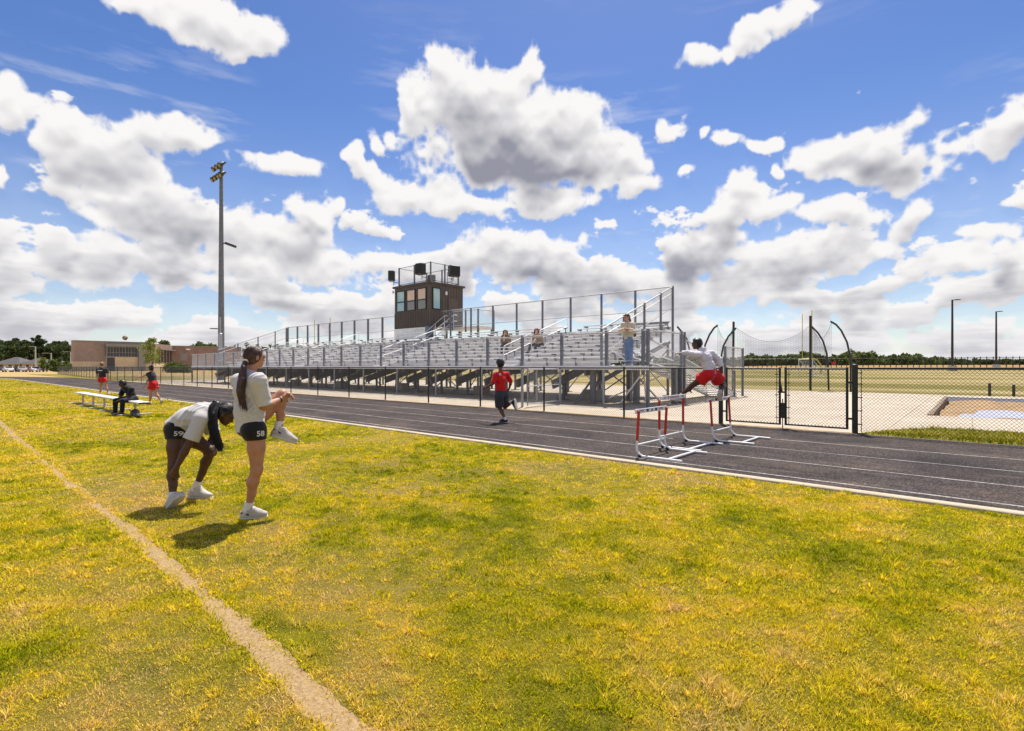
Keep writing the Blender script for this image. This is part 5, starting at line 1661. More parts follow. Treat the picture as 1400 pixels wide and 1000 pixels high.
def clothmat(name, c, var=.06, rough=.9, c2=None):
    m, nt, N, L, B = newmat(name)
    p = objc(nt)
    n = noise(nt, p, 5, 4)
    cc = ramp(nt, n, [(.3, tuple(v * (1 - var) for v in c)), (.7, tuple(min(1, v * (1 + var)) for v in c))])
    L.new(cc, B.inputs['Base Color']); B.inputs['Roughness'].default_value = rough; B.inputs['Specular IOR Level'].default_value = .2
    B.inputs['Sheen Weight'].default_value = .15
    L.new(bump(nt, noise(nt, p, 300, 2), .12, .001), B.inputs['Normal'])
    return m


M['skin_light'] = skinmat('light_skin', (.52, .28, .19)); M['skin_tan'] = skinmat('tan_skin', (.42, .21, .13))
M['skin_brown'] = skinmat('brown_skin', (.15, .065, .038)); M['skin_deep'] = skinmat('deep_brown_skin', (.085, .038, .024))
M['hair_black'] = hairmat('black_hair', (.010, .009, .009)); M['hair_brown'] = hairmat('brown_hair', (.060, .024, .014)); M['hair_auburn'] = hairmat('auburn_hair', (.11, .035, .015))
M['hair_blond'] = hairmat('blond_hair', (.24, .13, .06)); M['hair_brown2'] = hairmat('light_brown_hair', (.12, .06, .03))
M['tee_grey'] = clothmat('pale_grey_jersey', (.56, .54, .54), .04); M['tee_white'] = clothmat('white_hoodie', (.66, .62, .68), .04); M['short_black'] = clothmat('black_spandex', (.012, .012, .014), .2, .6)
M['red_cloth'] = clothmat('red_jersey', (.62, .012, .012), .06, .8); M['red_shorts'] = clothmat('red_shorts', (.58, .010, .012), .06, .7); M['grey_shorts'] = clothmat('charcoal_shorts', (.05, .052, .062), .12)
M['dark_tee'] = clothmat('dark_grey_tee', (.035, .035, .045), .1); M['black_cloth'] = clothmat('black_cotton', (.012, .012, .014), .2); M['navy_cloth'] = clothmat('dark_track_pants', (.016, .018, .028), .2)
M['jeans'] = clothmat('blue_denim', (.15, .25, .46), .15); M['cream'] = clothmat('cream_jacket', (.64, .55, .42), .06); M['stripe_white'] = clothmat('white_knit', (.66, .62, .57), .05)
M['tan_cloth'] = clothmat('tan_knit', (.36, .24, .15), .08); M['brown_jacket'] = clothmat('brown_jacket', (.24, .135, .06), .12); M['charcoal'] = clothmat('charcoal_trousers', (.045, .045, .05), .15)
M['shoe_white'] = clothmat('white_trainer', (.46, .43, .41), .3, .6); M['shoe_black'] = clothmat('black_trainer', (.03, .03, .035), .2, .6); M['sole'] = pm('white_sole', (.56, .53, .49), .6, 0, .08, 10)
M['sock'] = clothmat('white_sock', (.74, .71, .70), .05); M['eye'] = pm('dark_eye', (.03, .02, .015), .15); M['digit'] = pm('white_print', (.66, .66, .66), .6, 0, .02)
M['lace'] = pm('grey_lace', (.30, .29, .30), .8)
M['shoe_trim'] = pm('navy_trim', (.03, .035, .09), .6)


def hand_prims(w, d, palm, sz=1., curl=.5, side=1, k=.005, spread=.1):
    """palm and five fingers from the wrist w along d; palm = direction the palm faces; side = thumb side (+1 / -1)"""
    d = unit(d); palm = unit(Vector(palm) - d * Vector(palm).dot(d)); lat = d.cross(palm) * side
    P = [cap(w, w + d * .03 * sz, .021 * sz, .019 * sz, .015, lat, 1.25), cap(w + d * .03 * sz, w + d * .082 * sz, .0145 * sz, .0135 * sz, .012, lat, 2.5)]
    for i, (off, ln) in enumerate(((.030, .92), (.010, 1.05), (-.011, 1.0), (-.031, .80))):
        b = w + d * (.088 - .006 * abs(i - 1.2)) * sz + lat * off * sz
        dd = unit(d + lat * (off * spread * 12)); ang = 0; r = .0088 * sz
        for j, sl in enumerate((.040, .026, .021)):
            ang += curl * (1.0, 1.15, .8)[j] * (.85 + .1 * i)
            dr = dd * math.cos(ang) + palm * math.sin(ang)
            e = b + dr * sl * ln * sz
            P.append(cap(b, e, r, r * .92, k)); b = e; r *= .92
    b = w + d * .028 * sz + lat * .030 * sz
    e = b + (lat * .62 + d * .62 + palm * .35).normalized() * .042 * sz; P.append(cap(b, e, .012 * sz, .0102 * sz, .010))
    f = e + (d * .75 + palm * (.35 + .4 * curl) + lat * .1).normalized() * .032 * sz; P.append(cap(e, f, .0102 * sz, .0085 * sz, k))
    return P


def person(name_label, J, sz, mats, face, headup, hair, vox=.006, shirt=None, bottoms=None, shoes='shoe_white', hands=None, female=True, group=None, extra=None, sole=True, socks=True, seed=1, base=None, ears=True):
    """J: joints in world space. Returns the Empty; every garment is a child mesh"""
    pel, wai, che, nek, hd = J['pelvis'], J['waist'], J['chest'], J['neck'], J['head']
    sL, sR, hL, hR = J['shL'], J['shR'], J['hipL'], J['hipR']
    lat = unit(sL - sR); hlat = unit(hL - hR)
    root = empty('person', tuple(base if base is not None else Vector((pel.x, pel.y, 0))), name_label, 'person', group)
    fdir = unit(face); up = unit(Vector(headup) - fdir * Vector(headup).dot(fdir)); side = up.cross(fdir)
    s = sz
    B = []
    fw = unit(lat.cross(unit(nek - pel)))            # body forward (for left minus right axis)
    if fw.dot(fdir) < 0 and J.get('fwd') is None: pass
    fw = J.get('fwd', fw)
    lat = unit(lat - fw * lat.dot(fw)); hlat = unit(hlat - fw * hlat.dot(fw)); tup = lat.cross(fw); hup = hlat.cross(fw)
    B += [cap(pel + (hL - hR) * .22, pel - (hL - hR) * .22, .098 * s, .098 * s, .04), cap(pel, wai, .100 * s, .084 * s, .05, hlat, 1.42), cap(wai, che, .084 * s, .098 * s, .05, lat, 1.40),
          cap(che, che.lerp(nek, .62), .096 * s, .070 * s, .05, lat, 1.5), cap(che.lerp(nek, .55), sL, .058 * s, .052 * s, .04), cap(che.lerp(nek, .55), sR, .058 * s, .052 * s, .04),
          cap(nek - unit(nek - che) * .02 * s, nek.lerp(hd, .62), .056 * s, .048 * s, .03)]
    if female:
        for q in (1, -1): B.append(ell(che + fw * .062 * s + lat * .062 * s * q - unit(nek - che) * .01, lat, fw, tup, .055 * s, .05 * s, .055 * s, .03))
    # head
    hs = s * J.get('hs', 1.0)
    skull = hd + up * .018 * hs - fdir * .012 * hs
    B += [ell(skull, side, fdir, up, .074 * hs, .094 * hs, .092 * hs, .02), ell(hd - up * .042 * hs + fdir * .026 * hs, side, fdir, up, .055 * hs, .058 * hs, .062 * hs, .03),
          ell(hd - up * .088 * hs + fdir * .058 * hs, side, fdir, up, .022 * hs, .02 * hs, .018 * hs, .02),
          cap(hd + fdir * .080 * hs + up * .008 * hs, hd + fdir * .097 * hs - up * .028 * hs, .008 * hs, .0115 * hs, .014), cap(hd + fdir * .080 * hs + up * .022 * hs + side * .03 * hs, hd + fdir * .080 * hs + up * .022 * hs - side * .03 * hs, .012 * hs, .012 * hs, .014),
          cap(hd + fdir * .080 * hs - up * .060 * hs + side * .018 * hs, hd + fdir * .080 * hs - up * .060 * hs - side * .018 * hs, .0085 * hs, .0085 * hs, .007)]
    if ears:
        for q in (1, -1): B.append(ell(hd + side * .083 * hs * q - fdir * .006 * hs - up * .004 * hs, side, fdir, up, .010 * hs, .020 * hs, .030 * hs, .008))
    # limbs
    for S_, sh_ in (('L', sL), ('R', sR)):
        el, wr = J['el' + S_], J['wr' + S_]
        B += [cap(sh_, el, .047 * s, .036 * s, .03), cap(el, el.lerp(wr, .3), .037 * s, .039 * s, .02), cap(el.lerp(wr, .3), wr, .039 * s, .0245 * s, .02)]
        if hands: 
            d, palm, curl, sd = hands[S_]
            B += hand_prims(wr, d, palm, s * .98, curl, sd)
    for S_, h_ in (('L', hL), ('R', hR)):
        kn, an, he, to = J['kn' + S_], J['an' + S_], J['he' + S_], J['to' + S_]
        sh_d = unit(an - kn); th_d = unit(kn - h_)
        bk = unit(th_d - sh_d) if (th_d - sh_d).length > .25 else -fw          # knee points this way reversed
        calf_b = unit(unit(he - an) * .55 - unit(to - an) * .6)
        B += [cap(h_, h_.lerp(kn, .45), .090 * s, .078 * s, .04), cap(h_.lerp(kn, .45), kn, .078 * s, .053 * s, .03), cap(kn, kn.lerp(an, .3) + calf_b * .014 * s, .050 * s, .052 * s, .03),
              cap(kn.lerp(an, .3) + calf_b * .014 * s, kn.lerp(an, .62), .052 * s, .040 * s, .03), cap(kn.lerp(an, .62), an, .040 * s, .034 * s, .02), cap(an, he.lerp(to, .1), .033 * s, .028 * s, .02), cap(he.lerp(to, .1), he.lerp(to, .55), .028 * s, .024 * s, .02)]
        if bottoms and bottoms.get('glute', True): B.append(ell(h_ - fw * .045 * s, hlat, fw, hup, .085 * s, .085 * s, .09 * s, .04))
    V, Q = surface(B, vox)
    np_mesh('body', V, [Q], M[mats['skin']], root, smooth=True)
    for q in (1, -1):
        mb = MB(); c = hd + fdir * .080 * hs + up * .006 * hs + side * .031 * hs * q; mb.ball(c, .011 * hs, None, None, 8, 6); mb.build('eye', M['eye'], root, smooth=True)
    # ---------------- shoes and socks
    for S_ in 'LR':
        an, he, to = J['an' + S_], J['he' + S_], J['to' + S_]
        fd = unit(to - he); u = unit((an - he) - fd * (an - he).dot(fd)); sd = fd.cross(u)
        ball_ = he.lerp(to, .62)
        cutp = [(he - u * .030 * s, -u)]
        Sh = [cap(he, ball_, .040 * s, .045 * s, .02, sd, 1.0), cap(ball_, to - fd * .02 * s - u * .004 * s, .045 * s, .030 * s, .02, sd, 1.15),
              cap(he + u * .01 * s, he.lerp(an, .72) , .039 * s, .042 * s, .02, sd, .95), cap(he.lerp(an, .82) + fd * .022 * s, he.lerp(to, .55) + u * .012 * s, .040 * s, .036 * s, .025)]
        V, Q = surface(Sh, max(vox, .005) if vox < .01 else vox * .8, cuts=cutp + [(he.lerp(an, .92), unit(u * .97 - fd * .22))])
        so = np_mesh('shoe', V, [Q], M[shoes], root, smooth=True)
        if sole:
            So = [cap(he - u * .030 * s - fd * .004 * s, ball_ - u * .030 * s, .043 * s, .048 * s, .01, sd, 1.0), cap(ball_ - u * .030 * s, to - fd * .018 * s - u * .026 * s, .048 * s, .034 * s, .02, sd, 1.1)]
            V, Q = surface(So, max(vox, .0045) if vox < .01 else vox * .7, cuts=[(he - u * .020 * s, u), (he - u * .046 * s, -u)])
            np_mesh('sole', V, [Q], M['sole'], so, smooth=True)
        if sole and vox < .007:
            for i in range(3):
                c_ = he.lerp(to, .36 + .09 * i) + u * (.052 - .009 * i) * s
                mb = MB(); mb.tube([c_ - sd * .022 + u * -.006, c_ + u * .003, c_ + sd * .022 - u * .006], .0045, 6); mb.build('lace', M['lace'], so)
        if socks:
            V, Q = surface([cap(an - unit(an - J['kn' + S_]) * .08 * s, he.lerp(an, .6), .0415 * s, .042 * s, .01)], max(vox, .005), cuts=[(an.lerp(J['kn' + S_], .15), unit(J['kn' + S_] - an))])
            np_mesh('sock', V, [Q], M['sock'], root, smooth=True)
    # ---------------- bottoms
    if bottoms:
        o = bottoms.get('off', .012) * s; fl = bottoms.get('flare', .01) * s
        P = [cap(pel + (hL - hR) * .22, pel - (hL - hR) * .22, .098 * s + o, .098 * s + o, .04), cap(pel, pel.lerp(wai, .75), .100 * s + o, .090 * s + o, .04, hlat, 1.42)]
        for S_, h_ in (('L', hL), ('R', hR)):
            kn, an = J['kn' + S_], J['an' + S_]
            t = bottoms['len']
            if bottoms.get('glute', True): P.append(ell(h_ - fw * .045 * s, hlat, fw, hup, .085 * s + o, .085 * s + o, .09 * s + o, .04))
            if t <= 1:
                e = h_.lerp(kn, t); dd = unit(kn - h_)
                P.append(cap(h_, e + dd * .06 * s, .090 * s + o, .085 * s - .022 * s * t + o + fl * 1.2, .03, cut=[(e, dd)]))
            else:
                P += [cap(h_, h_.lerp(kn, .45), .094 * s + o, .082 * s + o, .04), cap(h_.lerp(kn, .45), kn, .082 * s + o, .060 * s + o, .03), cap(kn, an.lerp(kn, .06), .056 * s + o, .044 * s + o + fl, .03, cut=[(an.lerp(kn, .04), unit(an - kn))])]
        V, Q = surface(P, vox, cuts=[(pel.lerp(wai, .75), unit(wai - pel))], folds=foldfn(seed + 5, bottoms.get('fold', .002) * s, [UP, fw, lat], s))
        sho = np_mesh(bottoms['name'], V, [Q], M[bottoms['mat']], root, smooth=True)
    # ---------------- top
    if shirt:
        o = shirt.get('off', .018) * s; axis = unit(wai - pel)
        hem = J.get('hem', pel - axis * .02)
        hr = shirt.get('hemr', .112) * s + o; lo_ = shirt.get('waist', .092) * s + o
        P = [cap(hem - axis * .10 * s, wai, hr, lo_, .05, hlat, 1.40), cap(wai, che, lo_, .100 * s + o, .05, lat, 1.40), cap(che, che.lerp(nek, .62), .098 * s + o, .074 * s + o, .05, lat, 1.5),
             cap(che.lerp(nek, .55), sL, .060 * s + o, .055 * s + o, .04), cap(che.lerp(nek, .55), sR, .060 * s + o, .055 * s + o, .04), cap(nek - unit(nek - che) * .03 * s, nek + unit(hd - nek) * .03 * s, .060 * s, .058 * s, .025, cut=[(nek + unit(hd - nek) * .012 * s, unit(hd - nek))])]
        if female:
            for q in (1, -1): P.append(ell(che + fw * .062 * s + lat * .062 * s * q, lat, fw, tup, .055 * s + o, .05 * s + o, .06 * s + o, .04))
        for S_, sh_ in (('L', sL), ('R', sR)):
            el, wr = J['el' + S_], J['wr' + S_]; t = shirt['sleeve']; so_ = shirt.get('so', .016) * s
            if t <= 1:
                e = sh_.lerp(el, t); dd = unit(el - sh_)
                P.append(cap(sh_, e + dd * .05 * s, .052 * s + so_, .056 * s + so_, .035, cut=[(e, dd)]))
            else:
                P += [cap(sh_, el, .052 * s + so_, .044 * s + so_, .03), cap(el, wr, .044 * s + so_, .030 * s + so_, .02, cut=[(wr.lerp(el, .05), unit(wr - el))])]
        if shirt.get('hood'):
            b = nek - fw * .045 * s
            P += [cap(b + lat * .06 * s + UP * .01, b - lat * .06 * s + UP * .01, .050 * s, .050 * s, .02), cap(nek + lat * .07 * s, b, .03 * s, .05 * s, .02), cap(nek - lat * .07 * s, b, .03 * s, .05 * s, .02), cap(b - UP * .02, b - UP * .10 * s - fw * .02, .05 * s, .03 * s, .03)]
        V, Q = surface(P, vox, cuts=[(hem, -axis)], folds=foldfn(seed, shirt.get('fold', .004) * s, shirt.get('dirs', [unit(lat + UP), unit(lat - UP), UP]), s))
        np_mesh(shirt['name'], V, [Q], M[shirt['mat']], root, smooth=True)
    # ---------------- hair
    if hair:
        cutf = [(hd + fdir * hair.get('front', .040) * hs + up * .045 * hs, unit(fdir * .8 - up * hair.get('slope', .62)))]
        g_ = hair.get('thick', .010)
        P = [ell(skull + up * .004, side, fdir, up, (.074 + g_) * hs, (.094 + g_) * hs, (.092 + g_) * hs, .02, cut=cutf)]
        if hair.get('nape', True): P.append(ell(hd - fdir * .045 * hs - up * .03 * hs, side, fdir, up, .062 * hs, .052 * hs, .06 * hs, .03))
        for pts, r0, r1 in hair.get('tails', []):
            n = len(pts)
            for i in range(n - 1):
                if isinstance(r0, (list, tuple)): ra, rb = r0[i], r0[i + 1]
                else: ra = r0 + (r1 - r0) * i / (n - 1); rb = r0 + (r1 - r0) * (i + 1) / (n - 1)
                P.append(cap(pts[i], pts[i + 1], ra, rb, .012))
        fd_ = None
        if hair.get('curl'):
            r = np.random.default_rng(seed); kk = r.normal(0, 48, (4, 3)); am = hair['curl']
            fd_ = lambda X, Y, Z: sum(np.sin(k[0] * X + k[1] * Y + k[2] * Z) for k in kk).astype(np.float32) * am
        elif hair.get('tails'):
            fd_ = foldfn(seed + 9, hair.get('strand', .0025) * hs, [side, side, fdir], .55)
        V, Q = surface(P, min(vox, .012), folds=fd_, smooth=1)
        np_mesh('hair', V, [Q], M[mats['hair']], root, smooth=True)
    return root


from mathutils.bvhtree import BVHTree
def print_on(target, text, origin, nrm, upv, height, mat, name, parent, bold=.0):
    """flat lettering wrapped on to a garment by casting it against the surface"""
    cu = bpy.data.curves.new('txt', 'FONT'); cu.body = text; cu.size = 1; cu.offset = bold; cu.align_x = 'CENTER'; cu.align_y = 'CENTER'; cu.resolution_u = 3
    ob = bpy.data.objects.new('txt', cu); COL.objects.link(ob)
    dg = bpy.context.evaluated_depsgraph_get(); me = bpy.data.meshes.new_from_object(ob.evaluated_get(dg))
    bpy.data.objects.remove(ob); bpy.data.curves.remove(cu)
    import bmesh
    bm = bmesh.new(); bm.from_mesh(me); bpy.data.meshes.remove(me)
    bmesh.ops.subdivide_edges(bm, edges=bm.edges[:], cuts=2, use_grid_fill=True)
    ys_ = [v.co.y for v in bm.verts]; sc_ = height / (max(ys_) - min(ys_)); cy = (max(ys_) + min(ys_)) / 2
    n = unit(nrm); u = unit(Vector(upv) - n * Vector(upv).dot(n)); r = u.cross(n)
    off = wl(target)
    tm = target.data
    tree_ = BVHTree.FromPolygons([v.co + off for v in tm.vertices], [p.vertices for p in tm.polygons])
    for v in bm.verts:
        q = Vector(origin) + r * (v.co.x * sc_) + u * ((v.co.y - cy) * sc_)
        hit = tree_.ray_cast(q + n * .3, -n, .6)
        v.co = (hit[0] + n * .004) if hit[0] is not None else q
        v.co -= wl(parent)
    me = bpy.data.meshes.new(name); bm.to_mesh(me); bm.free(); me.materials.append(M[mat])
    o = bpy.data.objects.new(name, me); COL.objects.link(o); o.parent = parent
    return o


def child(root, nm):
    for c in root.children:
        if c.name.split('.')[0] == nm: return c


def jt(d0, **kw):
    """joints from photo pixels and depth offsets"""
    return {k: at(v[0], v[1], d0 + (v[2] if len(v) > 2 else 0)) for k, v in kw.items()}


def dirv(r, f, u): return (RT * r + FW * f + UP * u).normalized()


def strands(root, J, face, headup, tie, tail, radii, n_head, n_tail, mat, seed, sz=1., loose=.012, fly=14):
    """fine locks lying over the hair: from the hairline back to the tie, then down the tail with loose ends"""
    r = random.Random(seed); fdir = unit(face); up = unit(Vector(headup) - fdir * Vector(headup).dot(fdir)); side = up.cross(fdir)
    c = J['head'] + up * .020 * sz - fdir * .012 * sz; R3 = (.0905 * sz, .1105 * sz, .1085 * sz)
    def to_dir(p): q = p - c; return Vector((q.dot(side) / R3[0], q.dot(fdir) / R3[1], q.dot(up) / R3[2])).normalized()
    def on(d, k): return c + (side * d.x * R3[0] + fdir * d.y * R3[1] + up * d.z * R3[2]) * k
    td = to_dir(tie); mb = MB()
    for i in range(n_head):
        a = r.uniform(-1.45, 1.45)
        s0 = Vector((math.sin(a), .62 * math.cos(a) - .05, .78 * math.cos(a) + .02)).normalized()
        k = r.uniform(.985, 1.015); pts = []
        for j in range(8):
            t = j / 7; d = s0.slerp(td, min(.98, t)) if s0.dot(td) > -.99 else s0
            pts.append(on(d, k))
        pts.append(tie + Vector((r.gauss(0, .006), r.gauss(0, .006), r.gauss(0, .006))))
        mb.tube(pts, [.0026 * sz] * len(pts), 4, False)
    m = len(tail)
    for i in range(n_tail):
        a = r.random() * 2 * PI; k = r.uniform(.9, 1.08); pts = []; last = r.uniform(.75, 1.0) * (m - 1)
        for j in range(2 * m + 1):
            t = min(last, j * (m - 1) / (2 * m)); q = min(m - 2, int(t)); f = t - q
            p = tail[q].lerp(tail[q + 1], f); rad = (radii[q] + (radii[q + 1] - radii[q]) * f) * k
            pts.append(p + RT * math.cos(a) * rad + FW * math.sin(a) * rad * .9)
        pts.append(pts[-1] + Vector((r.gauss(0, loose), r.gauss(0, loose), -.03 - abs(r.gauss(0, .02)))))
        mb.tube(pts, [.0028 * sz] * (len(pts) - 1) + [.0008], 4, False)
    for i in range(fly):
        a = r.random() * 2 * PI; d = Vector((math.sin(a), r.uniform(-.6, .5), abs(math.cos(a)) * .9)).normalized(); p = on(d, 1.0)
        q = p + (p - c) * r.uniform(.05, .16) - fdir * r.uniform(.01, .05); mb.tube([p, p.lerp(q, .5) + up * .004, q], [.0012, .001, .0005], 3, False)
    mb.build('hair_strands', M[mat], child(root, 'hair'), smooth=True)


# ---- standing girl pulling one knee up
J = jt(5.16, pelvis=(344, 586, .02), waist=(341, 562, .02), chest=(339, 533, .01), neck=(341, 510, .01), head=(349, 489, .03), shL=(327, 522, .14), shR=(353, 521, -.12),
       elR=(362, 556, -.05), wrR=(384, 546, .16), elL=(352, 550, .36), wrL=(379, 541, .33), hipL=(342, 582, .09), hipR=(350, 588, -.05), knL=(386, 540, .26), anL=(382.5, 583, .20), heL=(376.5, 592.5, .17), toL=(406, 602, .27),
       knR=(351, 643, -.05), anR=(340, 694, -.02), heR=(334.5, 703.5, -.02), toR=(364.5, 704.5, .04), hem=(341, 589, .02))
J['heR'].z = .045; J['toR'].z = .040; J['hs'] = .91
J['fwd'] = dirv(.75, .66, 0)
tb = [at(335.5, 494.5, 5.10), at(333, 503, 5.04), at(331, 520, 5.0), at(329, 535, 4.98), at(331, 548, 4.98), at(336, 557, 4.98)]
pa = person('person with a long brown ponytail standing on one leg, hugging a raised knee', J, 1.0, dict(skin='skin_tan', hair='hair_brown'), dirv(.70, .70, -.06), UP,
            dict(front=.050, slope=.28, thick=.012, nape=True, tails=[(tb, [.020, .026, .036, .036, .026, .010], 0), ([at(345, 488, 5.14), at(337.5, 493.5, 5.12)], .050, .020)]), vox=.0055,
            shirt=dict(name='shirt', mat='tee_grey', sleeve=.92, off=.022, so=.024, hemr=.110, waist=.104, fold=.011), bottoms=dict(name='shorts', mat='short_black', len=.24, off=.008, flare=.004, fold=.0006),
            hands=dict(R=(dirv(.45, .75, .45), dirv(.75, -.25, -.6), .8, 1), L=(dirv(.85, -.35, .25), dirv(.2, -.2, -.9), .8, -1)), seed=3)
strands(pa, J, dirv(.70, .70, -.06), UP, tb[0], tb, [.021, .027, .037, .037, .028, .012], 190, 90, 'hair_brown', 5, .91)
print_on(child(pa, 'shorts'), '58', at(357, 593.5, 5.0), dirv(.5, -.86, .05), UP, .054, 'digit', 'number', child(pa, 'shorts'), .02)
mb = MB(); w = J['wrR'].lerp(J['elR'], .10); d = unit(J['wrR'] - J['elR']); mb.tube([w - d * .009, w + d * .009], .031, 14); mb.build('bracelet', M['rubber'], pa, smooth=True)
mb = MB(); d = unit(tb[1] - tb[0]); mb.tube([tb[0] - d * .008, tb[0] + d * .008], .0285, 12); mb.build('hair_tie', M['white_plastic'], pa, smooth=True)
for S_ in 'LR':                                                    # dark collar trim of the trainers
    an, he, to = J['an' + S_], J['he' + S_], J['to' + S_]
    mb = MB(); a = he.lerp(an, .55); fd = unit(to - he); u = unit((an - he) - fd * (an - he).dot(fd)); sd_ = fd.cross(u)
    for q in (1, -1):
        mb = MB(); mb.bar(he - fd * .03 + u * .030 + sd_ * .030 * q, he + fd * .045 + u * .010 + sd_ * .0455 * q, .004, .016, up=u); mb.build('shoe_trim', M['shoe_trim'], pa)

# ---- bending girl stretching over her straight leg
J = jt(5.75, pelvis=(244, 586, 0), waist=(257, 573, 0), chest=(277, 566, 0), neck=(294, 561, 0), head=(309, 567, -.01), shL=(284, 565, .16), shR=(275, 574, -.15),
       elR=(257, 609, -.23), wrR=(240.5, 641, -.28), elL=(292, 597, .27), wrL=(282.5, 619, .17), hipL=(249, 591, .09), hipR=(241, 592, -.09), knL=(289, 617, .14), anL=(269, 664, .20), heL=(262, 674, .21), toL=(289, 677.5, .20),
       knR=(237.5, 637, -.15), anR=(236, 679, -.21), heR=(232, 690, -.22), toR=(249, 674, -.26), hem=(241, 583, 0))
J['fwd'] = dirv(.3, .05, -.95)
J['heL'].z = .045; J['toL'].z = .038
bt = [at(299, 553, 5.72), at(294, 550, 5.70), at(289.5, 556, 5.66), at(288, 570, 5.62), at(289.5, 588, 5.6), at(294, 604, 5.6), at(301, 616, 5.6)]
bt2 = [at(297, 553, 5.70), at(291.5, 566, 5.62), at(293, 585, 5.6), at(298, 600, 5.58), at(303, 612, 5.6)]
bt3 = [at(299, 556, 5.78), at(295, 570, 5.72), at(291, 590, 5.68), at(291, 606, 5.66)]
pb_ = person('person with long black braids bending over a straight leg in the lawn', J, 1.0, dict(skin='skin_deep', hair='hair_black'), dirv(.80, .12, -.60), dirv(.6, .1, .8),
             dict(front=.040, slope=.55, thick=.014, nape=True, strand=.006, tails=[(bt, .026, .016), (bt2, .026, .010), (bt3, .022, .008)]), vox=.0055,
             shirt=dict(name='shirt', mat='tee_grey', sleeve=.80, off=.020, so=.026, hemr=.112, waist=.100, fold=.011), bottoms=dict(name='shorts', mat='short_black', len=.20, off=.012, flare=.006, fold=.001),
             hands=dict(R=(dirv(-.55, .15, -.8), dirv(.3, .9, .2), .55, 1), L=(dirv(.75, -.45, .25), dirv(-.1, .2, -.9), .5, -1)), seed=8)
strands(pb_, J, dirv(.80, .12, -.60), dirv(.6, .1, .8), bt[0], bt, [.03, .030, .030, .032, .032, .028, .022], 150, 70, 'hair_black', 6, loose=.03)
strands(pb_, J, dirv(.80, .12, -.60), dirv(.6, .1, .8), bt2[0], bt2, [.030, .034, .034, .028, .018], 0, 60, 'hair_black', 7, loose=.04, fly=0)
print_on(child(pb_, 'shorts'), '59', at(245, 593, 5.6), dirv(.0, -1, .1), UP, .050, 'digit', 'number', child(pb_, 'shorts'), .02)
mb = MB(); w = J['wrL'].lerp(J['elL'], .06); d = unit(J['wrL'] - J['elL']); mb.tube([w - d * .007, w + d * .007], .031, 14); mb.build('bracelet', M['white_plastic'], pb_, smooth=True)

# ---- runner in red
J = jt(14.0, pelvis=(685, 539, 0), waist=(685, 530, 0), chest=(685, 519.5, 0), neck=(684.5, 507.5, .03), head=(683.5, 497.5, .06), shL=(677.6, 512.5, -.12), shR=(692.8, 512, .12), elL=(673.5, 525, -.22), wrL=(665, 529.5, .0),
       elR=(698.5, 522.5, .22), wrR=(696, 532, .42), hipL=(681.5, 542, -.07), hipR=(689, 542, .07), knL=(683.5, 558.5, .04), anL=(690.5, 573, -.05), heL=(692.5, 576, -.06), toL=(683, 577, .10), knR=(690.5, 557, .22), anR=(700, 550, -.02), heR=(703, 548, -.06), toR=(705, 560, -.14))
J['heL'].z = .05; J['toL'].z = .045; J['fwd'] = Vector((-1, 0, 0))
pr = person('person in a red shirt and charcoal shorts running along the track', J, 1.02, dict(skin='skin_brown', hair='hair_black'), Vector((-1, .1, .02)), UP, dict(front=.075, slope=.5, thick=.034, curl=.003), vox=.010,
            shirt=dict(name='shirt', mat='red_cloth', sleeve=.95, off=.012, so=.012, fold=.006, waist=.098), bottoms=dict(name='shorts', mat='grey_shorts', len=.86, off=.022, flare=.03, fold=.004), shoes='shoe_black',
            hands=dict(L=(dirv(-.9, .3, -.1), dirv(.2, .6, -.6), .9, 1), R=(dirv(-.4, .6, -.3), dirv(-.5, -.3, 0), .9, -1)), female=False, seed=21)
mb = MB(); c = J['chest'].lerp(J['neck'], .45) - J['fwd'] * .5
print_on(child(pr, 'shirt'), 'o', at(687.5, 511, 13.7), dirv(.35, -.9, .1), UP, .07, 'digit', 'emblem', child(pr, 'shirt'), .06)

# ---- hurdler in mid-air
J = jt(10.8, pelvis=(971.5, 511, 0), waist=(969, 501, .02), chest=(964, 489.5, .05), neck=(958.5, 479, .09), head=(952.5, 470.5, .13), shL=(954, 485.5, -.08), shR=(972.5, 484, .17), elL=(941, 483, .06), wrL=(932.5, 482.5, .20),
       elR=(983.5, 491.5, .12), wrR=(986.5, 503, .02), hipL=(966, 514, -.07), hipR=(977, 514, .08), knL=(946, 527.5, .16), anL=(931, 540.5, .34), heL=(930, 546, .32), toL=(917.5, 545, .46), knR=(989.5, 527, .24), anR=(984, 537, -.10), heR=(984.5, 536, -.22), toR=(983.5, 546, -.02))
J['fwd'] = dirv(-.72, .5, -.3)
ph = person('person in a white hooded top and red shorts leaping over the hurdles', J, 1.0, dict(skin='skin_deep', hair='hair_black'), dirv(-.85, .45, -.1), UP, dict(front=.045, slope=.6, thick=.018, curl=.002), vox=.009,
            shirt=dict(name='hooded_top', mat='tee_white', sleeve=1.5, off=.022, so=.018, hood=True, fold=.008, hemr=.115), bottoms=dict(name='shorts', mat='red_shorts', len=.42, off=.022, flare=.06, fold=.008), shoes='shoe_white',
            hands=dict(L=(dirv(-.9, .3, -.1), dirv(0, .2, -1), .25, 1), R=(dirv(.1, -.2, -1), dirv(-.8, .2, 0), .7, -1)), female=False, seed=31)

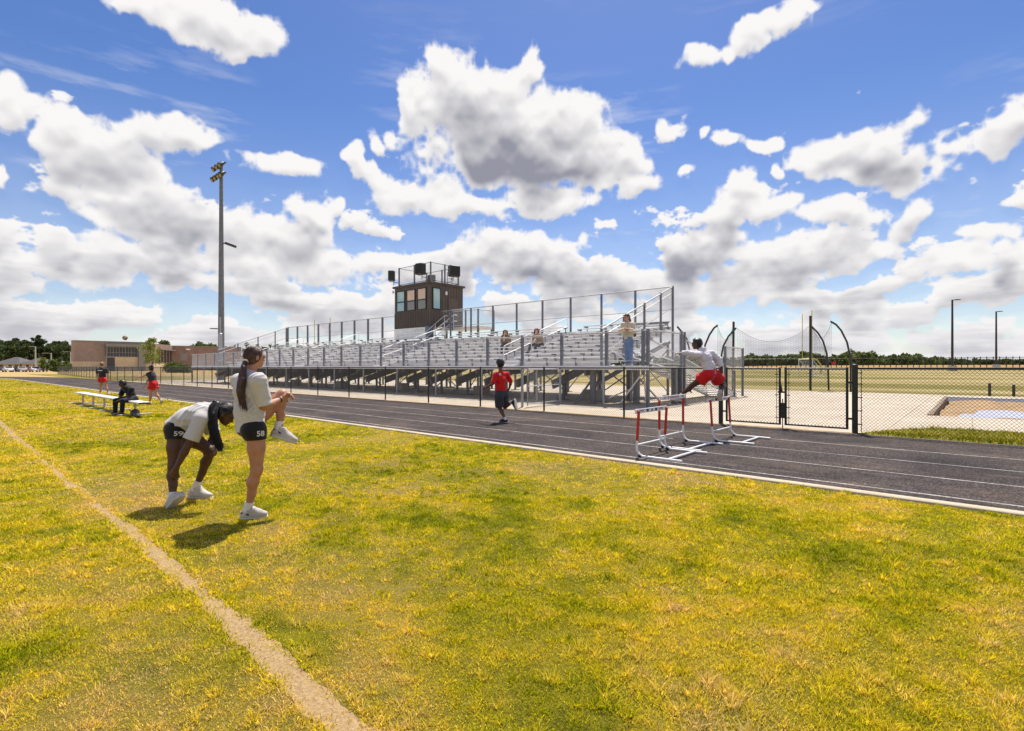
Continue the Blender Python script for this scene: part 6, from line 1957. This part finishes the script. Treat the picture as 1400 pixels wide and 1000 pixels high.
# ---- boy sitting on the bench
J = jt(16.4, pelvis=(180.5, 544, .02), waist=(179.5, 538.5, .0), chest=(175.5, 533.5, -.02), neck=(170.5, 528.8, -.06), head=(167.3, 525.2, -.1), shL=(180, 533, -.15), shR=(169, 532.5, .10), elL=(173.5, 545.3, -.30), wrL=(163.5, 547.5, -.42), elR=(163.5, 544.5, -.05), wrR=(158.5, 548.0, -.25),
       hipL=(182.5, 546, -.08), hipR=(176, 545.5, .08), knL=(167.5, 548.2, -.46), knR=(158, 547.8, -.22), anL=(167, 564.5, -.46), anR=(157.5, 564.5, -.2), heL=(168.3, 567, -.42), heR=(159, 566.6, -.18), toL=(161.5, 568, -.58), toR=(152.5, 567.5, -.33))
for k_ in ('heL', 'heR', 'toL', 'toR'): J[k_].z = .05
J['fwd'] = Vector((-.2, -1, 0)).normalized()
person('person in black sitting hunched on the long bench with forearms on the knees', J, .97, dict(skin='skin_deep', hair='hair_black'), dirv(-.75, -.6, -.35), UP, dict(front=.05, slope=.6, thick=.016, curl=.002), vox=.011,
       shirt=dict(name='shirt', mat='black_cloth', sleeve=.7, off=.02, so=.02, fold=.006), bottoms=dict(name='trousers', mat='navy_cloth', len=2, off=.014, flare=.004, fold=.003), shoes='shoe_black',
       hands=dict(L=(dirv(-.85, -.4, -.25), dirv(0, 0, -1), .6, 1), R=(dirv(-.6, -.5, -.5), dirv(.3, 0, -1), .6, -1)), female=False, seed=41, socks=False)

# ---- two players further off with a ball in the air
J = jt(27.8, pelvis=(140.3, 518, 0), waist=(140, 513.5, 0), chest=(139.8, 508.3, 0), neck=(139.6, 503.2, 0), head=(139.5, 498.6, .02), shL=(134.2, 505.6, .04), shR=(145.4, 505.6, -.04), elL=(132.8, 512.5, 0), wrL=(134, 518.5, -.08), elR=(147.6, 512.2, -.06), wrR=(147.6, 518.2, -.02),
       hipL=(138.2, 519.3, .02), hipR=(142.6, 519.3, -.02), knL=(137.6, 529.6, .02), knR=(145.2, 529, -.04), anL=(137.2, 538.2, .03), anR=(148.3, 538.2, -.05), heL=(137.2, 539.4, .0), heR=(148.3, 539.4, -.09), toL=(136.6, 539.6, .18), toR=(149.3, 539.6, .12))
for k_ in ('heL', 'heR', 'toL', 'toR'): J[k_].z = .05
J['fwd'] = dirv(.05, 1, 0)
pg = person('fair-haired person in a dark shirt and red shorts standing beyond the bench', J, 1.0, dict(skin='skin_light', hair='hair_blond'), dirv(.15, .95, .15), UP, dict(front=.04, slope=.55, thick=.016), vox=.012,
            shirt=dict(name='shirt', mat='dark_tee', sleeve=.75, off=.03, so=.03, fold=.005), bottoms=dict(name='shorts', mat='red_shorts', len=.34, off=.03, flare=.04, fold=.003),
            hands=dict(L=(-UP, dirv(1, 0, 0), .4, 1), R=(-UP, dirv(-1, 0, 0), .4, -1)), seed=51, sole=False)
mb = MB(); c = J['chest'].lerp(J['neck'], .30) - FW * .152; mb.bar(c - RT * .13, c + RT * .13, .004, .05, up=UP); mb.build('shirt_print', M['digit'], pg)
J = jt(20.8, pelvis=(209.5, 524, 0), waist=(208.6, 519.5, 0), chest=(207.8, 514.8, 0), neck=(206.9, 509.4, 0), head=(206, 504.2, .0), shL=(204.4, 511.3, -.10), shR=(209.4, 511.3, .12), elL=(196.6, 514.2, -.05), wrL=(189, 517, 0.05), elR=(202.6, 519.6, .2), wrR=(198.6, 526.5, .1),
       hipL=(207.8, 526, -.07), hipR=(211.2, 526, .07), knL=(205.6, 540.2, -.02), knR=(214, 539.5, .0), anL=(205, 550.8, 0), anR=(220.4, 548.6, -.0), heL=(206, 552.4, -.02), heR=(222, 548.4, -.05), toL=(200, 552.8, .02), toR=(220, 552, .0))
for k_ in ('heL', 'toL', 'toR'): J[k_].z = .05
J['fwd'] = dirv(-1, .15, 0)
person('dark-haired person in red shorts striding with one arm stretched out, right of the bench', J, .95, dict(skin='skin_light', hair='hair_black'), dirv(-.95, .25, .15), UP, dict(front=.045, slope=.6, thick=.018, tails=[([at(207, 501.5, 20.8), at(208, 500.4, 20.8)], .05, .05)]), vox=.011,
       shirt=dict(name='shirt', mat='dark_tee', sleeve=.45, off=.02, so=.02, fold=.005), bottoms=dict(name='shorts', mat='red_shorts', len=.42, off=.03, flare=.05, fold=.004),
       hands=dict(L=(dirv(-.9, .1, -.3), dirv(0, .3, -.9), .25, 1), R=(dirv(-.5, .1, -.8), dirv(-.2, -.8, 0), .3, -1)), seed=61, sole=False)
bp = at(171, 462.3, 25)
ball = empty('football', tuple(bp), 'small leather ball high in the air above the seated person', 'ball')
M['ball'] = pm('worn_leather_ball', (.22, .15, .08), .6, 0, .3, 14); M['ball2'] = pm('pale_leather', (.55, .48, .36), .6, 0, .1, 14)
mb = MB(); mb.ball(bp, .11, None, None, 20, 14); mb.build('ball_skin', M['ball'], ball, smooth=True)
mb = MB()
for a_, b_, c_ in ((.6, -.7, .4), (-.7, -.5, .5), (.1, -.9, -.45), (.9, .1, -.3), (-.3, .2, .93)):
    n_ = (RT * a_ + FW * b_ + UP * c_).normalized(); mb.tube([bp + n_ * .098, bp + n_ * .1125], [.042, .034], 6)
mb.build('ball_panels', M['ball2'], ball)

# ---- women on the bleachers
J = jt(19.75, pelvis=(859.5, 466, 0), waist=(859, 458, 0), chest=(858.3, 449.5, 0), neck=(857.6, 440.8, 0), head=(856.8, 434.2, -.02), shL=(864.8, 444, -.10), shR=(851.8, 444, .12), elL=(867.5, 453.2, -.22), wrL=(859, 450.5, -.36), elR=(848.4, 453, .02), wrR=(855.8, 449.5, -.30),
       hipL=(862, 468, -.06), hipR=(857, 468, .06), knL=(862.5, 484, -.1), knR=(857, 484, .0), anL=(862.5, 497, -.06), anR=(857.2, 497, .05), heL=(863, 499, -.02), heR=(857.6, 499, .08), toL=(861.5, 499.5, -.24), toR=(855, 499.5, -.14), hem=(859.5, 461, 0))
for k_ in ('heL', 'heR', 'toL', 'toR'): J[k_].z = DK + .05
J['fwd'] = Vector((-.1, -1, 0)).normalized()
hp = [at(859.6, 432, 19.8), at(861.5, 439, 19.82), at(862.3, 446, 19.8)]
hp2 = [at(855.2, 433, 19.85), at(855.6, 442, 19.75), at(856, 447, 19.7)]
pw = person('person in a cream jacket and blue jeans standing at the front rail of the bleachers', J, 1.16, dict(skin='skin_light', hair='hair_brown'), dirv(-.85, -.5, -.12), UP, dict(front=.052, slope=.7, thick=.014, tails=[(hp, .05, .035), (hp2, .035, .03)]), vox=.012,
            shirt=dict(name='jacket', mat='cream', sleeve=1.5, off=.03, so=.028, fold=.009, hemr=.115), bottoms=dict(name='jeans', mat='jeans', len=2, off=.008, flare=.02, fold=.003),
            hands=dict(L=(dirv(-.8, -.2, .3), dirv(0, .6, -.5), .7, 1), R=(dirv(.7, -.3, .2), dirv(0, .6, -.5), .7, -1)), seed=71, base=Vector((J['pelvis'].x, J['pelvis'].y, DK)), sole=False)
V, Q = surface([cap(J['pelvis'], J['waist'], .125, .118, .03, J['shL'] - J['shR'], 1.4)], .012, cuts=[(J['pelvis'] - UP * .06, -UP)])
np_mesh('knit_top', V, [Q], M['stripe_white'], pw, smooth=True)
hb_ = at(866, 456, 19.72)
hbg = empty('handbag', tuple(hb_), 'small black handbag hanging at the side of the cream-jacketed person', 'handbag')
mb = MB(); mb.bbox(hb_.x - .11, hb_.x + .11, hb_.y - .05, hb_.y + .05, hb_.z - .13, hb_.z + .08, .03); mb.build('bag_body', M['bagfab'], hbg)
mb = MB(); mb.tube([hb_ + Vector((-.09, 0, .07)), J['shL'] + UP * .085 + Vector((-.02, -.03, 0)), J['shL'] + UP * .085 + Vector((.02, .03, 0)), hb_ + Vector((.09, 0, .07))], .012, 6); mb.build('strap', M['rubber'], hbg)

J = jt(29.4, pelvis=(691.5, 469.5, .0), waist=(691.5, 466, .02), chest=(691.5, 462.3, .0), neck=(691.2, 458, -.04), head=(690.7, 454, -.08), shL=(695.8, 460, -.10), shR=(687, 460, .10), elL=(697.6, 467, -.15), wrL=(696, 473, -.32), elR=(685.6, 467, .02), wrR=(686, 473, -.25),
       hipL=(693.6, 470, -.06), hipR=(689.4, 470, .06), knL=(692.8, 474, -.56), knR=(686, 473.6, -.42), anL=(694.4, 486.5, -.62), anR=(685.8, 486.5, -.5), heL=(694.6, 488.3, -.6), heR=(686, 488.3, -.46), toL=(693.4, 488.6, -.82), toR=(684.4, 488.6, -.68))
J['fwd'] = Vector((-.1, -1, 0)).normalized()
hq = [[at(688.6, 453, 29.35), at(687.8, 459, 29.3)], [at(693.2, 453, 29.35), at(694.2, 459.5, 29.3)]]
pq = person('fair-haired person in an open brown jacket sitting on a bleacher bench', J, 1.06, dict(skin='skin_light', hair='hair_brown2'), dirv(-.35, -.9, 0), UP, dict(front=.045, slope=.6, thick=.016, tails=[(h_, .045, .035) for h_ in hq]), vox=.014,
            shirt=dict(name='jacket', mat='brown_jacket', sleeve=1.5, off=.022, so=.02, fold=.006), bottoms=dict(name='trousers', mat='charcoal', len=2, off=.012, flare=.006, fold=.003), shoes='shoe_white',
            hands=dict(L=(dirv(-.2, -.6, -.6), dirv(-.6, 0, -.4), .5, 1), R=(dirv(.1, -.6, -.6), dirv(.6, 0, -.4), .5, -1)), seed=81, base=Vector((J['pelvis'].x, J['pelvis'].y, J['heL'].z - .05)), sole=False, socks=False)
V, Q = surface([cap(J['waist'] + J['fwd'] * .075, J['chest'].lerp(J['neck'], .5) + J['fwd'] * .085, .075, .06, .02, RT, 1.05)], .014)
np_mesh('blouse', V, [Q], M['stripe_white'], pq, smooth=True)

J = jt(28.0, pelvis=(738.8, 470, .0), waist=(737.6, 466, .0), chest=(736, 461.3, -.02), neck=(734.6, 456.8, -.06), head=(733.6, 452.3, -.10), shL=(740.4, 459.5, -.12), shR=(730.2, 459.3, .08), elL=(741.6, 467, -.2), wrL=(734.5, 469.5, -.42), elR=(727.2, 466.5, -.05), wrR=(726, 469.5, -.32),
       hipL=(740.4, 471.5, -.08), hipR=(736.2, 471, .06), knL=(731.8, 473, -.50), knR=(725.5, 471, -.40), anL=(732.4, 487.0, -.52), anR=(722.5, 480.4, -.62), heL=(732.8, 489.0, -.48), heR=(722.6, 482.4, -.6), toL=(729.8, 489.8, -.7), toR=(718.2, 482.4, -.74))
J['fwd'] = Vector((-.25, -1, 0)).normalized()
hq = [[at(731.2, 451.5, 28), at(731, 456.5, 27.95)], [at(736.2, 451.5, 28), at(737.4, 457, 28)], [at(734, 450, 28.05), at(736, 456, 28.1)]]
px_ = person('auburn-haired person in a dark banded sweater sitting cross-legged on a bleacher bench', J, 1.10, dict(skin='skin_light', hair='hair_auburn'), dirv(-.65, -.75, 0), UP, dict(front=.045, slope=.6, thick=.018, tails=[(h_, .05, .04) for h_ in hq]), vox=.014,
             shirt=dict(name='sweater', mat='tan_cloth', sleeve=1.5, off=.026, so=.022, fold=.006), bottoms=dict(name='trousers', mat='charcoal', len=2, off=.016, flare=.006, fold=.004), shoes='shoe_black',
             hands=dict(L=(dirv(-.8, -.5, -.1), dirv(-.2, 0, -1), .5, 1), R=(dirv(-.3, -.7, -.2), dirv(.2, 0, -1), .5, -1)), seed=91, base=Vector((J['pelvis'].x, J['pelvis'].y, J['heL'].z - .05)), sole=False, socks=False)
for (t0, t1, mt, nm) in ((.30, .62, 'black_cloth', 'dark_band'), (-.10, .16, 'stripe_white', 'white_band')):
    a, b = J['chest'].lerp(J['neck'], t0), J['chest'].lerp(J['neck'], t1); ax_ = unit(b - a)
    P = [cap(J['chest'], J['chest'].lerp(J['neck'], .62), .138, .114, .05, J['shL'] - J['shR'], 1.5), cap(J['waist'], J['chest'], .125, .138, .05, J['shL'] - J['shR'], 1.4)]
    if t0 > .2: P += [cap(J['chest'].lerp(J['neck'], .55), J['shL'], .098, .094, .04), cap(J['chest'].lerp(J['neck'], .55), J['shR'], .098, .094, .04)]
    V, Q = surface(P, .012, cuts=[(a, -ax_), (b, ax_)]); np_mesh(nm, V, [Q], M[mt], px_, smooth=True)
